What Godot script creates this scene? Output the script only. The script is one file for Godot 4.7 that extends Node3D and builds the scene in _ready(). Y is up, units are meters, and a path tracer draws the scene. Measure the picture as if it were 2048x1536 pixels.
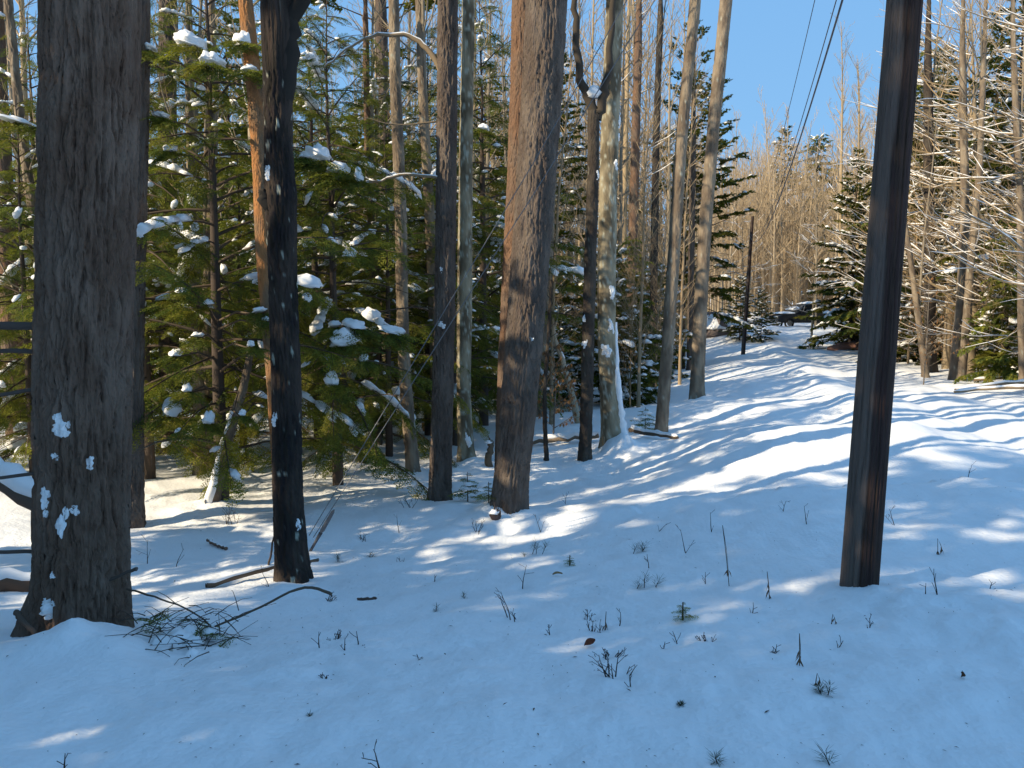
extends Node3D
# A snowy forest edge beside a snow-covered lane: near trunks and a utility pole in shade, sunlit trees and snow behind.

var R := RandomNumberGenerator.new()
var n_soft := FastNoiseLite.new()
var n_fine := FastNoiseLite.new()
var n_ridge := FastNoiseLite.new()
var n_patch := FastNoiseLite.new()
var M := {}
var used := {}
var TRACKS := []          # small pits left by animals and fallen snow: x, z, depth
var MOUNDS := []          # snow heaped round trunk feet: x, z, height, radius
var trunk_nodes := []
var trunk_shape := []     # resampled paths, for snow patches
var trunk_style := []
var bark_tex: ImageTexture
var grain_tex: ImageTexture
var snow_tex: ImageTexture

const TRUNKS := [
	["pine_tree","huge dark furrowed pine trunk with snow patches, nearest the camera","pine","oldpine","pine",Vector3(-2.894,-0.000,-5.020),[0.00,0.00,0.00,0.285, 0.05,0.89,0.00,0.273, 0.13,2.21,0.00,0.278, 0.21,3.32,0.00,0.278, 0.25,4.09,0.00,0.278, 0.55,10.80,0.00,0.171, 0.68,19.02,0.00,0.042]],
	["pine_tree","dark trunk half hidden behind the huge pine's right edge","pine","pine","pine",Vector3(-4.825,-0.000,-9.569),[0.00,0.00,0.00,0.147, 0.09,2.23,0.00,0.150, 0.23,4.66,0.00,0.152, 0.32,6.42,0.00,0.150, 0.52,11.18,0.00,0.092, 0.61,17.01,0.00,0.022]],
	["black_birch","black lichen-spotted tree forking at the top of the frame","birch","black","none",Vector3(-2.027,-0.000,-6.965),[0.00,0.00,0.00,0.147, -0.03,0.78,0.00,0.132, -0.02,1.93,0.00,0.126, -0.03,2.83,0.00,0.121, -0.03,3.49,0.00,0.137, -0.04,3.93,0.00,0.119, -0.03,4.57,0.00,0.122, -0.02,4.95,0.00,0.139, -0.03,5.46,0.00,0.117, -0.04,6.24,0.00,0.099, -0.02,7.65,0.00,0.073]],
	["hemlock_snag","broken leaning snag with peeled orange wood behind the black tree","snag","orange","none",Vector3(-2.936,-0.000,-9.690),[0.00,0.00,0.00,0.092, -0.06,1.59,0.00,0.091, -0.11,2.77,0.00,0.102, -0.14,3.47,0.00,0.113, -0.17,4.20,0.00,0.089, -0.19,4.99,0.00,0.100, -0.26,5.94,0.00,0.087, -0.30,6.47,0.00,0.081]],
	["maple_tree","slender straight grey trunk, first one left of the straight dark pine","tree","smooth","bare",Vector3(-1.751,-0.000,-13.451),[0.00,0.00,0.00,0.114, -0.14,2.08,0.00,0.104, -0.17,4.66,0.00,0.098, -0.23,6.74,0.00,0.093, -0.24,7.97,0.00,0.088, -0.26,11.13,0.00,0.054, -0.27,15.00,0.00,0.013]],
	["pine_tree","straight dark pine trunk left of the leaning twin pines","pine","pine","pine",Vector3(-1.035,-0.000,-10.890),[-0.00,-0.00,0.00,0.154, 0.05,1.47,0.00,0.145, 0.09,2.88,0.00,0.140, 0.13,4.95,0.00,0.138, 0.16,6.95,0.00,0.132, 0.22,11.47,0.00,0.082, 0.25,17.00,0.00,0.020]],
	["maple_tree","lichen-mottled sunlit trunk behind the straight dark pine","tree","lichen","bare",Vector3(-0.839,-0.000,-14.183),[0.00,0.00,0.00,0.158, -0.05,1.12,0.00,0.129, -0.03,2.97,0.00,0.137, 0.01,5.65,0.00,0.121, 0.07,8.26,0.00,0.111, 0.13,11.74,0.00,0.068, 0.15,16.00,0.00,0.017]],
	["pine_tree","reddish sunlit pine trunk at the back of the leaning pair","pine","redpine","pine",Vector3(-0.101,0.006,-10.900),[0.00,0.00,0.00,0.158, 0.03,1.09,0.00,0.157, 0.11,2.86,0.00,0.162, 0.21,4.93,0.00,0.159, 0.27,6.93,0.00,0.164, 0.39,11.91,0.00,0.101, 0.44,18.00,0.00,0.025]],
	["pine_tree","thick leaning pine trunk in front of its reddish twin","pine","pine","pine",Vector3(-0.045,-0.000,-9.796),[0.00,0.00,0.00,0.214, 0.12,1.21,0.00,0.224, 0.25,2.81,0.00,0.234, 0.38,4.67,0.00,0.243, 0.48,6.46,0.00,0.251, 0.74,12.11,0.00,0.155, 0.85,19.02,0.00,0.038]],
	["cherry_tree","dark crooked tree with a snow-filled fork","tree","black2","none",Vector3(1.322,-0.000,-13.785),[0.00,-0.00,0.00,0.113, 0.03,1.54,0.00,0.112, 0.06,3.32,0.00,0.106, 0.10,5.07,0.00,0.101, 0.10,6.14,0.00,0.104]],
	["maple_tree","sunlit mottled trunk with snow plastered up one side","tree","lichen","bare",Vector3(1.885,-0.000,-14.358),[0.00,0.00,0.00,0.187, -0.12,1.91,0.00,0.166, -0.13,3.76,0.00,0.169, -0.09,6.01,0.00,0.162, -0.03,8.20,0.00,0.156, 0.06,11.71,0.00,0.096, 0.09,16.00,0.00,0.023]],
	["maple_tree","pale leaning trunk at the foot of the road bank","tree","smooth","bare",Vector3(3.178,-0.000,-16.285),[0.00,0.00,0.00,0.131, 0.10,1.71,0.00,0.125, 0.21,3.80,0.00,0.123, 0.34,6.35,0.00,0.117, 0.55,8.84,0.00,0.110, 0.79,12.52,0.00,0.068, 0.89,17.02,0.00,0.017]],
	["maple_tree","pale leaning trunk with snow collar highest on the bank","tree","smooth","bare",Vector3(4.907,-0.000,-20.365),[0.00,0.00,0.00,0.187, 0.05,2.10,0.00,0.173, 0.12,4.05,0.00,0.165, 0.27,6.61,0.00,0.157, 0.56,10.35,0.00,0.155, 0.77,13.80,0.00,0.096, 0.85,18.02,0.00,0.023]],
	["oak_tree","thick brown trunk at the left edge of the frame","tree","redpine","bare",Vector3(-11.317,-0.000,-17.467),[0.00,0.00,0.00,0.211, -0.02,1.92,0.00,0.209, -0.04,4.17,0.00,0.198, -0.01,6.36,0.00,0.186, 0.04,10.70,0.00,0.115, 0.06,16.00,0.00,0.028]],
	["oak_tree","brown trunk cut by the left frame edge behind the thick one","tree","redpine","bare",Vector3(-13.200,-0.000,-19.743),[0.00,0.00,0.00,0.183, 0.09,3.11,0.00,0.180, 0.24,8.07,0.00,0.166, 0.32,11.19,0.00,0.103, 0.35,15.00,0.00,0.025]],
	["birch_tree","bent pale trunk left of the huge pine","birch","smooth","bare",Vector3(-8.545,-0.020,-14.000),[0.00,0.00,0.00,0.085, 0.03,1.16,0.00,0.078, 0.05,3.70,0.00,0.077, -0.06,4.76,0.00,0.080, -0.18,6.24,0.00,0.076, -0.26,7.70,0.00,0.067, -0.28,8.21,0.00,0.067]],
	["birch_tree","left one of two pale slender trunks inside the hemlock","birch","smooth","bare",Vector3(-5.339,-0.020,-13.000),[0.00,0.00,0.00,0.103, 0.02,1.01,0.00,0.094, 0.03,2.95,0.00,0.085, 0.04,4.61,0.00,0.081, 0.05,6.38,0.00,0.068, 0.07,7.34,0.00,0.053, 0.08,8.53,0.00,0.033, 0.09,10.00,0.00,0.008]],
	["birch_tree","right one of two pale slender trunks inside the hemlock","birch","smooth","bare",Vector3(-5.408,-0.019,-13.600),[0.00,0.00,0.00,0.090, 0.02,1.02,0.00,0.083, 0.05,2.97,0.00,0.082, 0.19,4.70,0.00,0.069, 0.28,6.39,0.00,0.068, 0.29,7.55,0.00,0.056, 0.30,8.65,0.00,0.034, 0.31,10.00,0.00,0.008]],
	["birch_tree","narrow pale trunk touching the edge of the straight dark pine","birch","smooth","bare",Vector3(-1.589,-0.007,-16.000),[0.00,0.00,0.00,0.113, -0.00,0.42,0.00,0.104, -0.04,3.02,0.00,0.103, -0.11,5.05,0.00,0.102, -0.21,7.04,0.00,0.091, -0.27,8.99,0.00,0.080, -0.32,10.80,0.00,0.049, -0.34,13.00,0.00,0.012]],
	["birch_tree","thin tan trunk deep inside the second hemlock","birch","redpine","bare",Vector3(-3.022,-0.012,-17.000),[0.00,0.00,0.00,0.107, 0.00,0.84,0.00,0.098, -0.00,3.49,0.00,0.092, -0.05,4.67,0.00,0.080, -0.09,5.96,0.00,0.069, -0.10,8.37,0.00,0.063, -0.10,9.55,0.00,0.039, -0.10,11.00,0.00,0.009]],
	["hemlock_sapling","young leaning hemlock stem with snow crusted up its lower side","hemlock","smooth","none",Vector3(-4.114,-0.000,-10.450),[0.00,0.00,0.00,0.083, 0.15,0.61,0.00,0.070, 0.32,1.17,0.00,0.064, 0.48,1.65,0.00,0.051, 0.59,2.19,0.00,0.038]],
	["black_sapling","thin black sapling in front of the orange-leaved beech","sapling","black2","none",Vector3(0.637,-0.000,-14.044),[0.00,0.00,0.00,0.041, -0.04,1.13,0.00,0.037, 0.02,2.14,0.00,0.032, 0.08,3.31,0.00,0.027]],
	["dark_sapling","thin crooked dark sapling under the snowy hemlock boughs","sapling","black2","none",Vector3(-2.757,-0.000,-14.081),[0.00,0.00,0.00,0.064, -0.16,0.58,0.00,0.054, -0.29,1.13,0.00,0.050, -0.33,2.05,0.00,0.040]],
	["spruce_tree","dark thin trunk behind the bank's highest pale trunk","spruce","black2","pine",Vector3(8.789,-0.002,-40.000),[0.00,0.00,0.00,0.192, -0.00,0.54,0.00,0.178, -0.00,6.10,0.00,0.163, 0.06,11.13,0.00,0.149, 0.07,12.42,0.00,0.092, 0.08,14.00,0.00,0.022]],
	["spruce_tree","dark trunk between the two pale bank trunks","spruce","pine","pine",Vector3(8.331,-0.004,-36.000),[0.00,0.00,0.00,0.160, -0.01,1.01,0.00,0.148, -0.03,5.64,0.00,0.146, -0.05,10.16,0.00,0.134, -0.06,12.34,0.00,0.083, -0.06,15.00,0.00,0.020]],
	["ash_tree","slender trunk leaning left at the road's right edge","tree","smooth","bare",Vector3(14.466,-0.000,-26.836),[0.00,0.00,0.00,0.123, -0.33,1.95,0.00,0.107, -0.70,4.01,0.00,0.091, -1.04,5.71,0.00,0.076, -1.40,7.73,0.00,0.068, -1.48,8.30,0.00,0.042, -1.51,9.01,0.00,0.010]],
	["ash_tree","left stem of the twin tree right of the utility pole","tree","smooth","bare",Vector3(14.659,-0.000,-25.463),[0.00,0.00,0.00,0.158, 0.04,1.29,0.00,0.157, 0.11,3.26,0.00,0.142, 0.08,5.84,0.00,0.127, -0.14,9.01,0.00,0.112, -0.26,11.26,0.00,0.069, -0.31,14.01,0.00,0.017]],
	["ash_tree","right stem of the twin tree right of the utility pole","tree","smooth","bare",Vector3(14.643,-0.000,-25.036),[0.00,0.00,0.00,0.127, 0.08,1.63,0.00,0.126, 0.13,3.88,0.00,0.111, 0.26,6.56,0.00,0.096, 0.23,9.66,0.00,0.082, 0.21,11.61,0.00,0.050, 0.21,14.00,0.00,0.012]],
	["oak_tree","thick dark trunk behind the twin tree","tree","black2","bare",Vector3(15.818,-0.001,-29.000),[0.00,0.00,0.00,0.215, -0.02,0.37,0.00,0.199, -0.16,2.70,0.00,0.197, -0.37,6.38,0.00,0.179, -0.56,9.99,0.00,0.161, -0.66,12.25,0.00,0.099, -0.70,15.01,0.00,0.024]],
	["ash_tree","grey trunk at the right frame edge beside fallen logs","tree","smooth","bare",Vector3(14.083,-0.000,-21.132),[0.00,0.00,0.00,0.097, -0.16,1.95,0.00,0.091, -0.35,4.91,0.00,0.084, -0.64,7.81,0.00,0.078, -0.83,10.15,0.00,0.048, -0.90,13.02,0.00,0.012]],
	["pine_tree","dark stout trunk in the shade under the hemlock boughs","pine","pine","pine",Vector3(-3.576,-0.000,-22.434),[0.00,0.00,0.00,0.203, -0.02,2.60,0.00,0.201, -0.06,6.03,0.00,0.184, -0.09,10.19,0.00,0.167, -0.11,13.26,0.00,0.103, -0.11,17.00,0.00,0.025]],
	["oak_tree","brown trunk standing in snow right of the lichen-mottled trunk","tree","pine","bare",Vector3(-1.812,-0.123,-22.000),[0.00,0.00,0.00,0.158, 0.00,2.58,0.00,0.149, 0.01,6.09,0.00,0.140, 0.10,10.17,0.00,0.124, 0.13,12.34,0.00,0.077, 0.15,15.00,0.00,0.019]],
	["oak_tree","brown trunk directly behind the orange-leaved beech","tree","smooth","bare",Vector3(0.685,-0.005,-21.000),[0.00,0.00,0.00,0.207, 0.01,0.42,0.00,0.192, 0.14,2.60,0.00,0.204, 0.27,5.15,0.00,0.188, 0.38,8.43,0.00,0.173, 0.46,11.84,0.00,0.107, 0.50,16.00,0.00,0.026]],
	["oak_tree","dark brown trunk behind the brushy sapling","tree","redpine","bare",Vector3(4.226,-0.003,-28.000),[0.00,0.00,0.00,0.195, 0.00,0.46,0.00,0.180, 0.08,3.32,0.00,0.179, 0.14,6.88,0.00,0.159, 0.21,12.08,0.00,0.139, 0.23,13.84,0.00,0.086, 0.24,16.00,0.00,0.021]],
	["maple_tree","slim trunk seen between the snow-plastered tree and the bank","tree","black2","bare",Vector3(5.510,-0.004,-30.000),[0.00,0.00,0.00,0.166, -0.01,0.59,0.00,0.154, -0.02,4.11,0.00,0.143, -0.02,9.03,0.00,0.131, 0.06,13.63,0.00,0.111, 0.07,14.70,0.00,0.069, 0.08,16.00,0.00,0.017]],
	["hemlock_tree","grey trunk standing deep behind the left hemlock","hemlock","pine","pine",Vector3(-6.755,-0.013,-15.000),[0.00,0.00,0.00,0.194, 0.03,0.76,0.00,0.179, 0.09,2.42,0.00,0.177, 0.16,4.91,0.00,0.166, 0.25,7.69,0.00,0.146, 0.33,11.43,0.00,0.090, 0.37,16.00,0.00,0.022]],
]
const PATCHES := [
	[0,0.031,1.389,0.076,0.093],
	[0,-0.356,0.945,0.043,0.116],
	[0,0.058,0.777,0.057,0.133],
	[0,-0.083,1.213,0.037,0.033],
	[0,-0.216,0.231,0.073,0.073],
	[0,0.644,1.170,0.040,0.057],
	[0,0.366,0.854,0.043,0.043],
	[0,-0.096,0.454,0.033,0.037],
	[0,0.387,0.093,0.093,0.083],
	[0,0.866,0.000,0.050,0.050],
	[0,0.091,0.000,0.100,0.067],
	[0,1.248,-0.021,0.040,0.043],
	[2,-0.726,1.505,0.055,0.101],
	[2,-0.575,3.665,0.051,0.088],
	[2,0.918,0.567,0.032,0.078],
	[5,-0.308,2.495,0.087,0.058],
	[5,-0.357,3.264,0.029,0.058],
	[8,0.414,2.176,0.032,0.032],
	[10,0.555,2.766,0.105,0.162],
	[10,-0.153,1.670,0.162,0.162],
	[10,0.383,2.145,0.095,0.143],
	[10,0.660,5.069,0.076,0.124],
	[10,1.195,5.829,0.067,0.143],
	[10,1.195,5.562,0.057,0.095],
	[9,0.984,5.023,0.064,0.091],
	[9,-0.650,2.081,0.082,0.091],
	[9,-1.019,2.527,0.055,0.091],
	[6,0.443,0.376,0.094,0.188],
]
const SPRIGS := [
	["pine_seedling",0.830,-2.939,0.120],
	["pine_seedling",1.279,-2.924,0.140],
	["pine_seedling",1.162,-7.177,0.196],
	["pine_seedling",0.297,-7.724,0.232],
	["pine_seedling",-0.571,-5.548,0.091],
	["pine_seedling",-0.367,-5.858,0.096],
	["pine_seedling",1.001,-5.776,0.173],
	["pine_seedling",0.779,-3.488,0.052],
	["pine_seedling",1.518,-3.563,0.107],
	["pine_seedling",-1.563,-8.232,0.146],
	["pine_seedling",-1.827,-8.044,0.154],
	["twig_shrub",0.055,-5.136,0.231],
	["twig_shrub",0.535,-4.815,0.131],
	["bare_twig",0.703,-4.916,0.101],
	["twig_shrub",0.553,-3.876,0.174],
	["bare_twig",-1.157,-4.493,0.104],
	["bare_twig",-0.934,-4.524,0.123],
	["twig_shrub",-1.010,-3.954,0.065],
	["bare_twig",0.083,-6.207,0.237],
	["dry_weed",1.642,-5.654,0.478],
	["dry_weed",1.798,-5.222,0.199],
	["dry_weed",1.556,-4.023,0.181],
	["dry_weed",1.994,-4.673,0.076],
	["bare_twig",1.576,-4.933,0.061],
	["bare_twig",1.837,-4.261,0.064],
	["dry_weed",1.509,-3.698,0.071],
	["bare_twig",2.809,-4.937,0.168],
	["bare_twig",2.724,-4.938,0.081],
	["dry_weed",3.574,-6.320,0.146],
	["bare_twig",0.880,-4.360,0.065],
	["twig_shrub",1.140,-4.430,0.091],
	["bare_twig",1.001,-4.421,0.090],
	["bare_twig",-1.788,-2.917,0.068],
	["bare_twig",-0.509,-2.902,0.099],
	["bare_twig",0.244,-4.797,0.065],
	["bare_twig",1.495,-7.897,0.162],
	["bare_twig",1.992,-7.505,0.205],
	["bare_twig",2.872,-7.346,0.180],
	["bare_twig",3.634,-7.170,0.176],
	["bare_twig",2.854,-7.986,0.131],
	["bare_twig",1.596,-6.853,0.234],
	["bare_twig",5.644,-9.420,0.231],
	["twig_shrub",-1.743,-8.946,0.183],
	["bare_twig",-1.359,-9.160,0.225],
	["twig_shrub",-1.393,-10.338,0.211],
	["bare_twig",0.360,-8.913,0.243],
	["bare_twig",0.710,-10.143,0.180],
	["twig_shrub",-3.589,-9.617,0.262],
	["bare_twig",-3.895,-8.044,0.274],
	["bare_twig",1.489,-5.794,0.103],
	["bare_twig",-0.703,-6.862,0.075],
	["twig_shrub",-1.166,-7.836,0.128],
	["pine_seedling",0.133,-7.686,0.115],
	["bare_twig",3.381,-5.333,0.073],
	["twig_shrub",-1.123,-4.710,0.109],
	["bare_twig",-0.981,-4.379,0.078],
	["twig_shrub",0.543,-4.258,0.128],
	["bare_twig",0.601,-3.753,0.061],
	["twig_shrub",0.533,-5.114,0.105],
	["bare_twig",-2.164,-6.711,0.156],
	["twig_shrub",-1.519,-6.256,0.128],
	["bare_twig",-3.496,-7.805,0.213],
	["twig_shrub",-0.384,-9.048,0.160],
	["bare_twig",1.188,-6.474,0.132],
	["dry_weed",0.598,-4.805,0.131],
	["pine_seedling",-0.924,-3.387,0.060],
	["bare_twig",2.168,-4.524,0.062],
	["twig_shrub",1.470,-4.206,0.075],
	["bare_twig",-0.536,-4.343,0.053],
	["twig_shrub",-1.929,-4.573,0.125],
]


# ---------------------------------------------------------------- mesh buffer
class Buf:
	var v := PackedVector3Array()
	var n := PackedVector3Array()
	var c := PackedColorArray()
	var t := PackedVector2Array()
	var i := PackedInt32Array()

	func tube(p: PackedVector3Array, r: PackedFloat32Array, s: int, col: Color) -> void:
		var count := p.size()
		var b0 := v.size()
		var x := Vector3.ZERO
		for k in count:
			var tang: Vector3 = (p[mini(k + 1, count - 1)] - p[maxi(k - 1, 0)]).normalized()
			if k == 0:
				x = tang.cross(Vector3(0.31, 0.2, 0.93)).normalized()
				if x.length() < 0.5:
					x = Vector3.RIGHT
			else:
				x = (x - tang * x.dot(tang)).normalized()
			var y := tang.cross(x)
			for j in s:
				var a := TAU * j / s
				var d := x * cos(a) + y * sin(a)
				v.append(p[k] + d * r[k])
				n.append(d)
				c.append(col)
		for k in count - 1:
			for j in s:
				var j2 := (j + 1) % s
				var q := b0 + k * s
				i.append(q + j); i.append(q + s + j); i.append(q + j2)
				i.append(q + j2); i.append(q + s + j); i.append(q + s + j2)

	func cap(p: Vector3, d: Vector3, r: float, s: int, col: Color) -> void:
		var x := d.cross(Vector3(0.31, 0.2, 0.93)).normalized()
		var y := d.cross(x)
		var b0 := v.size()
		v.append(p); n.append(d); c.append(col)
		for j in s:
			var a := TAU * j / s
			v.append(p + (x * cos(a) + y * sin(a)) * r); n.append(d); c.append(col)
		for j in s:
			i.append(b0); i.append(b0 + 1 + (j + 1) % s); i.append(b0 + 1 + j)

	# a small pointed leaf or needle twig: two triangles with a slight fold
	func lens(p: Vector3, d: Vector3, side: Vector3, length: float, w: float, fold: float, col: Color) -> void:
		var b := v.size()
		var up := side.cross(d)
		var mid := p + d * (length * 0.45)
		v.append(p); v.append(mid + side * w + up * fold); v.append(p + d * length); v.append(mid - side * w + up * fold)
		for k in 4:
			c.append(col)
		i.append(b); i.append(b + 1); i.append(b + 2)
		i.append(b); i.append(b + 2); i.append(b + 3)

	func commit(normals := true) -> ArrayMesh:
		var a := []
		a.resize(Mesh.ARRAY_MAX)
		a[Mesh.ARRAY_VERTEX] = v
		if normals and n.size() == v.size():
			a[Mesh.ARRAY_NORMAL] = n
		if c.size() == v.size():
			a[Mesh.ARRAY_COLOR] = c
		if t.size() == v.size():
			a[Mesh.ARRAY_TEX_UV] = t
		a[Mesh.ARRAY_INDEX] = i
		var m := ArrayMesh.new()
		m.add_surface_from_arrays(Mesh.PRIMITIVE_TRIANGLES, a)
		return m

# ---------------------------------------------------------------- naming and tagging
func numbered(s: String) -> String:
	used[s] = used.get(s, 0) + 1
	return s if used[s] == 1 else "%s_%03d" % [s, used[s] - 1]

func tag(o: Node3D, label: String, category: String, group := "", kind := "") -> void:
	if label: o.set_meta("label", label)
	if category: o.set_meta("category", category)
	if group: o.set_meta("group", group)
	if kind: o.set_meta("kind", kind)

func thing(called: String, label: String, category: String, where: Vector3, turn := 0.0, group := "") -> Node3D:
	var o := Node3D.new()
	o.name = numbered(called)
	add_child(o)
	o.position = where
	o.rotation.y = turn
	tag(o, label, category, group)
	return o

func part(called: String, mesh: Mesh, m: Material, parent: Node3D, kind := "") -> MeshInstance3D:
	var o := MeshInstance3D.new()
	o.name = called
	o.mesh = mesh
	o.material_override = null
	for s in mesh.get_surface_count():
		o.set_surface_override_material(s, m)
	parent.add_child(o, true)
	if kind: o.set_meta("kind", kind)
	return o

func solo(called: String, label: String, category: String, mesh: Mesh, m: Material, where: Vector3, group := "") -> MeshInstance3D:
	var o := MeshInstance3D.new()
	o.name = numbered(called)
	o.mesh = mesh
	o.set_surface_override_material(0, m)
	add_child(o)
	o.position = where
	tag(o, label, category, group)
	return o

# ---------------------------------------------------------------- materials
func mat(key: String, col: Color, rough := 0.9, vcol := true) -> StandardMaterial3D:
	var m := StandardMaterial3D.new()
	m.resource_name = key
	m.albedo_color = col.linear_to_srgb()
	m.roughness = rough
	m.metallic_specular = 0.25
	m.vertex_color_use_as_albedo = vcol
	M[key] = m
	return m

func noise_image(seed_n: int, freq: float, ridged: bool, w: int, h: int, oct := 4) -> ImageTexture:
	var f := FastNoiseLite.new()
	f.seed = seed_n
	f.noise_type = FastNoiseLite.TYPE_SIMPLEX_SMOOTH
	f.frequency = freq
	f.fractal_type = FastNoiseLite.FRACTAL_RIDGED if ridged else FastNoiseLite.FRACTAL_FBM
	f.fractal_octaves = oct
	return ImageTexture.create_from_image(f.get_seamless_image(w, h, ridged))

func materials() -> void:
	bark_tex = noise_image(5, 0.012, true, 512, 512, 4)
	grain_tex = noise_image(9, 0.02, false, 512, 512, 5)
	snow_tex = noise_image(3, 0.012, false, 512, 512, 5)
	var bark := mat("bark", Color(1, 1, 1), 0.95)
	bark.heightmap_enabled = true
	bark.heightmap_texture = bark_tex
	bark.heightmap_scale = 1.6
	var smooth_bark := mat("smooth_bark", Color(1, 1, 1), 0.9)
	smooth_bark.heightmap_enabled = true
	smooth_bark.heightmap_texture = grain_tex
	smooth_bark.heightmap_scale = 0.7
	mat("wood", Color(1, 1, 1), 0.9)
	mat("twig", Color(1, 1, 1), 0.9)
	var needles := mat("needles", Color(1, 1, 1), 0.6)
	needles.backlight_enabled = true
	needles.backlight = Color(0.92, 0.95, 0.72)
	var leaf := mat("dead_leaf", Color(1, 1, 1), 0.7)
	leaf.backlight_enabled = true
	leaf.backlight = Color(0.8, 0.75, 0.7)
	var snow := mat("snow", Color(0.87, 0.87, 0.87), 0.65, false)
	snow.metallic_specular = 0.3
	snow.heightmap_enabled = true
	snow.heightmap_texture = snow_tex
	snow.heightmap_scale = 0.6
	snow.uv1_triplanar = true
	snow.uv1_world_triplanar = true
	snow.uv1_scale = Vector3(2.6, 2.6, 2.6)
	var clump := mat("clump_snow", Color(0.87, 0.87, 0.87), 0.65, false)
	clump.metallic_specular = 0.3
	var pole := mat("pole_wood", Color(1, 1, 1), 0.85)
	pole.heightmap_enabled = true
	pole.heightmap_texture = grain_tex
	pole.heightmap_scale = 1.3
	mat("steel", Color(0.16, 0.16, 0.165), 0.6, false)
	mat("cable", Color(0.10, 0.10, 0.11), 0.6, false)
	var paint := mat("car_paint", Color(0.012, 0.014, 0.018), 0.25, false)
	paint.clearcoat_enabled = true
	mat("car_glass", Color(0.02, 0.025, 0.03), 0.08, false)
	mat("rubber", Color(0.02, 0.02, 0.02), 0.9, false)
	mat("lamp_glass", Color(0.5, 0.5, 0.5), 0.15, false)
	mat("chrome", Color(0.5, 0.5, 0.52), 0.2, false).metallic = 0.9
	mat("stone", Color(0.16, 0.13, 0.12), 0.9, false)
	mat("sand", Color(0.30, 0.16, 0.12), 0.9, false)

# ---------------------------------------------------------------- ground
func ss(a: float, b: float, x: float) -> float:
	return smoothstep(a, b, x)

func base_h(x: float, z: float) -> float:
	var dd := -z
	var u := x - (0.9 + 0.28 * dd)
	var h := -0.2 * ss(2.5, 6.0, dd)
	h -= 0.65 * ss(3.0, 9.0, dd) * (1.0 - ss(-4.5, 0.6, u))
	h += 0.1 * exp(-pow((u - 2.0) / 0.7, 2.0)) * ss(5.0, 9.0, dd) * (1.0 + 0.9 * ss(9.0, 14.0, dd))
	h += 0.35 * ss(8.0, 15.0, u)
	h += 1.5 * ss(42.0, 62.0, dd) + 0.04 * maxf(0.0, dd - 62.0)
	return h

func gh(x: float, z: float) -> float:
	var dd := -z
	var u := x - (0.9 + 0.28 * dd)
	var far := clampf(sqrt(x * x + z * z) / 14.0, 0.0, 1.0)
	var h := base_h(x, z)
	h += n_soft.get_noise_2d(x * 9.0, z * 9.0) * 0.12 * (0.12 + 0.75 * far)
	h += n_soft.get_noise_2d(x * 34.0 + 50.0, z * 34.0) * 0.035
	var lump := n_fine.get_noise_2d(x * 95.0, z * 95.0)
	h += lump * 0.026
	h += n_fine.get_noise_2d(x * 260.0, z * 260.0) * 0.009
	# wheel ruts buried under the new snow of the lane
	if u > 2.0 and u < 8.0 and dd > 4.0:
		h -= 0.07 * (exp(-pow((u - 3.6) / 0.28, 2.0)) + exp(-pow((u - 5.4) / 0.28, 2.0)))
	# drifts across the bank
	if dd > 9.0 and dd < 60.0 and u > -6.0:
		h += 0.09 * sin(dd * 1.1 + u * 0.5 + 2.0 * n_soft.get_noise_2d(x * 5.0, z * 5.0)) * ss(-6.0, -3.0, u) * (1.0 - ss(2.0, 4.0, u))
	if dd < 11.0 and dd > 2.0:
		for q in SPRIGS:
			var sx: float = x - q[1]
			var sz: float = z - q[2]
			var e := sx * sx + sz * sz
			if e < 0.04:
				h -= 0.022 * exp(-e / 0.004)
		for q in TRACKS:
			var tx: float = x - q[0]
			var tz: float = z - q[1]
			var e := tx * tx + tz * tz
			if e < 0.03:
				h -= q[2] * exp(-e / 0.0014)
	for m in MOUNDS:
		var dx: float = x - m[0]
		var dz: float = z - m[1]
		var q: float = (dx * dx + dz * dz) / (m[3] * m[3])
		if q < 6.0:
			h += m[2] * exp(-q) * (1.0 + 0.5 * lump)
	return h

func ground_point(x: float, z: float) -> Vector3:
	return Vector3(x, gh(x, z), z)

func build_ground() -> void:
	var angles := PackedFloat32Array()
	var a := -180.0
	while a < 180.0 - 0.001:
		angles.append(deg_to_rad(a))
		a += 0.33 if absf(a) < 44.0 else (1.0 if absf(a) < 60.0 else 4.0)
	var radii := PackedFloat32Array()
	var r := 0.5
	while r < 320.0:
		radii.append(r)
		r *= 1.015
	var na := angles.size()
	var nr := radii.size()
	var b := Buf.new()
	b.v.resize(na * nr + 1)
	b.n.resize(na * nr + 1)
	for k in nr:
		for j in na:
			var x := sin(angles[j]) * radii[k]
			var z := -cos(angles[j]) * radii[k]
			b.v[k * na + j] = Vector3(x, gh(x, z), z)
	b.v[na * nr] = Vector3(0, gh(0, 0), 0)
	b.n[na * nr] = Vector3.UP
	for k in nr:
		for j in na:
			var e1 := b.v[mini(k + 1, nr - 1) * na + j] - b.v[maxi(k - 1, 0) * na + j]
			var e2 := b.v[k * na + (j + 1) % na] - b.v[k * na + (j + na - 1) % na]
			var nn := e2.cross(e1).normalized()
			b.n[k * na + j] = nn if nn.y > 0 else -nn
	for k in nr - 1:
		for j in na:
			var j2 := (j + 1) % na
			var p := k * na
			b.i.append(p + j); b.i.append(p + na + j); b.i.append(p + j2)
			b.i.append(p + j2); b.i.append(p + na + j); b.i.append(p + na + j2)
	for j in na:
		b.i.append(na * nr); b.i.append(j); b.i.append((j + 1) % na)
	var o := part("ground", b.commit(), M.snow, self)
	o.set_meta("kind", "structure")
	o.set_meta("label", "untouched white snow covering the forest floor, bank and lane")

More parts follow.
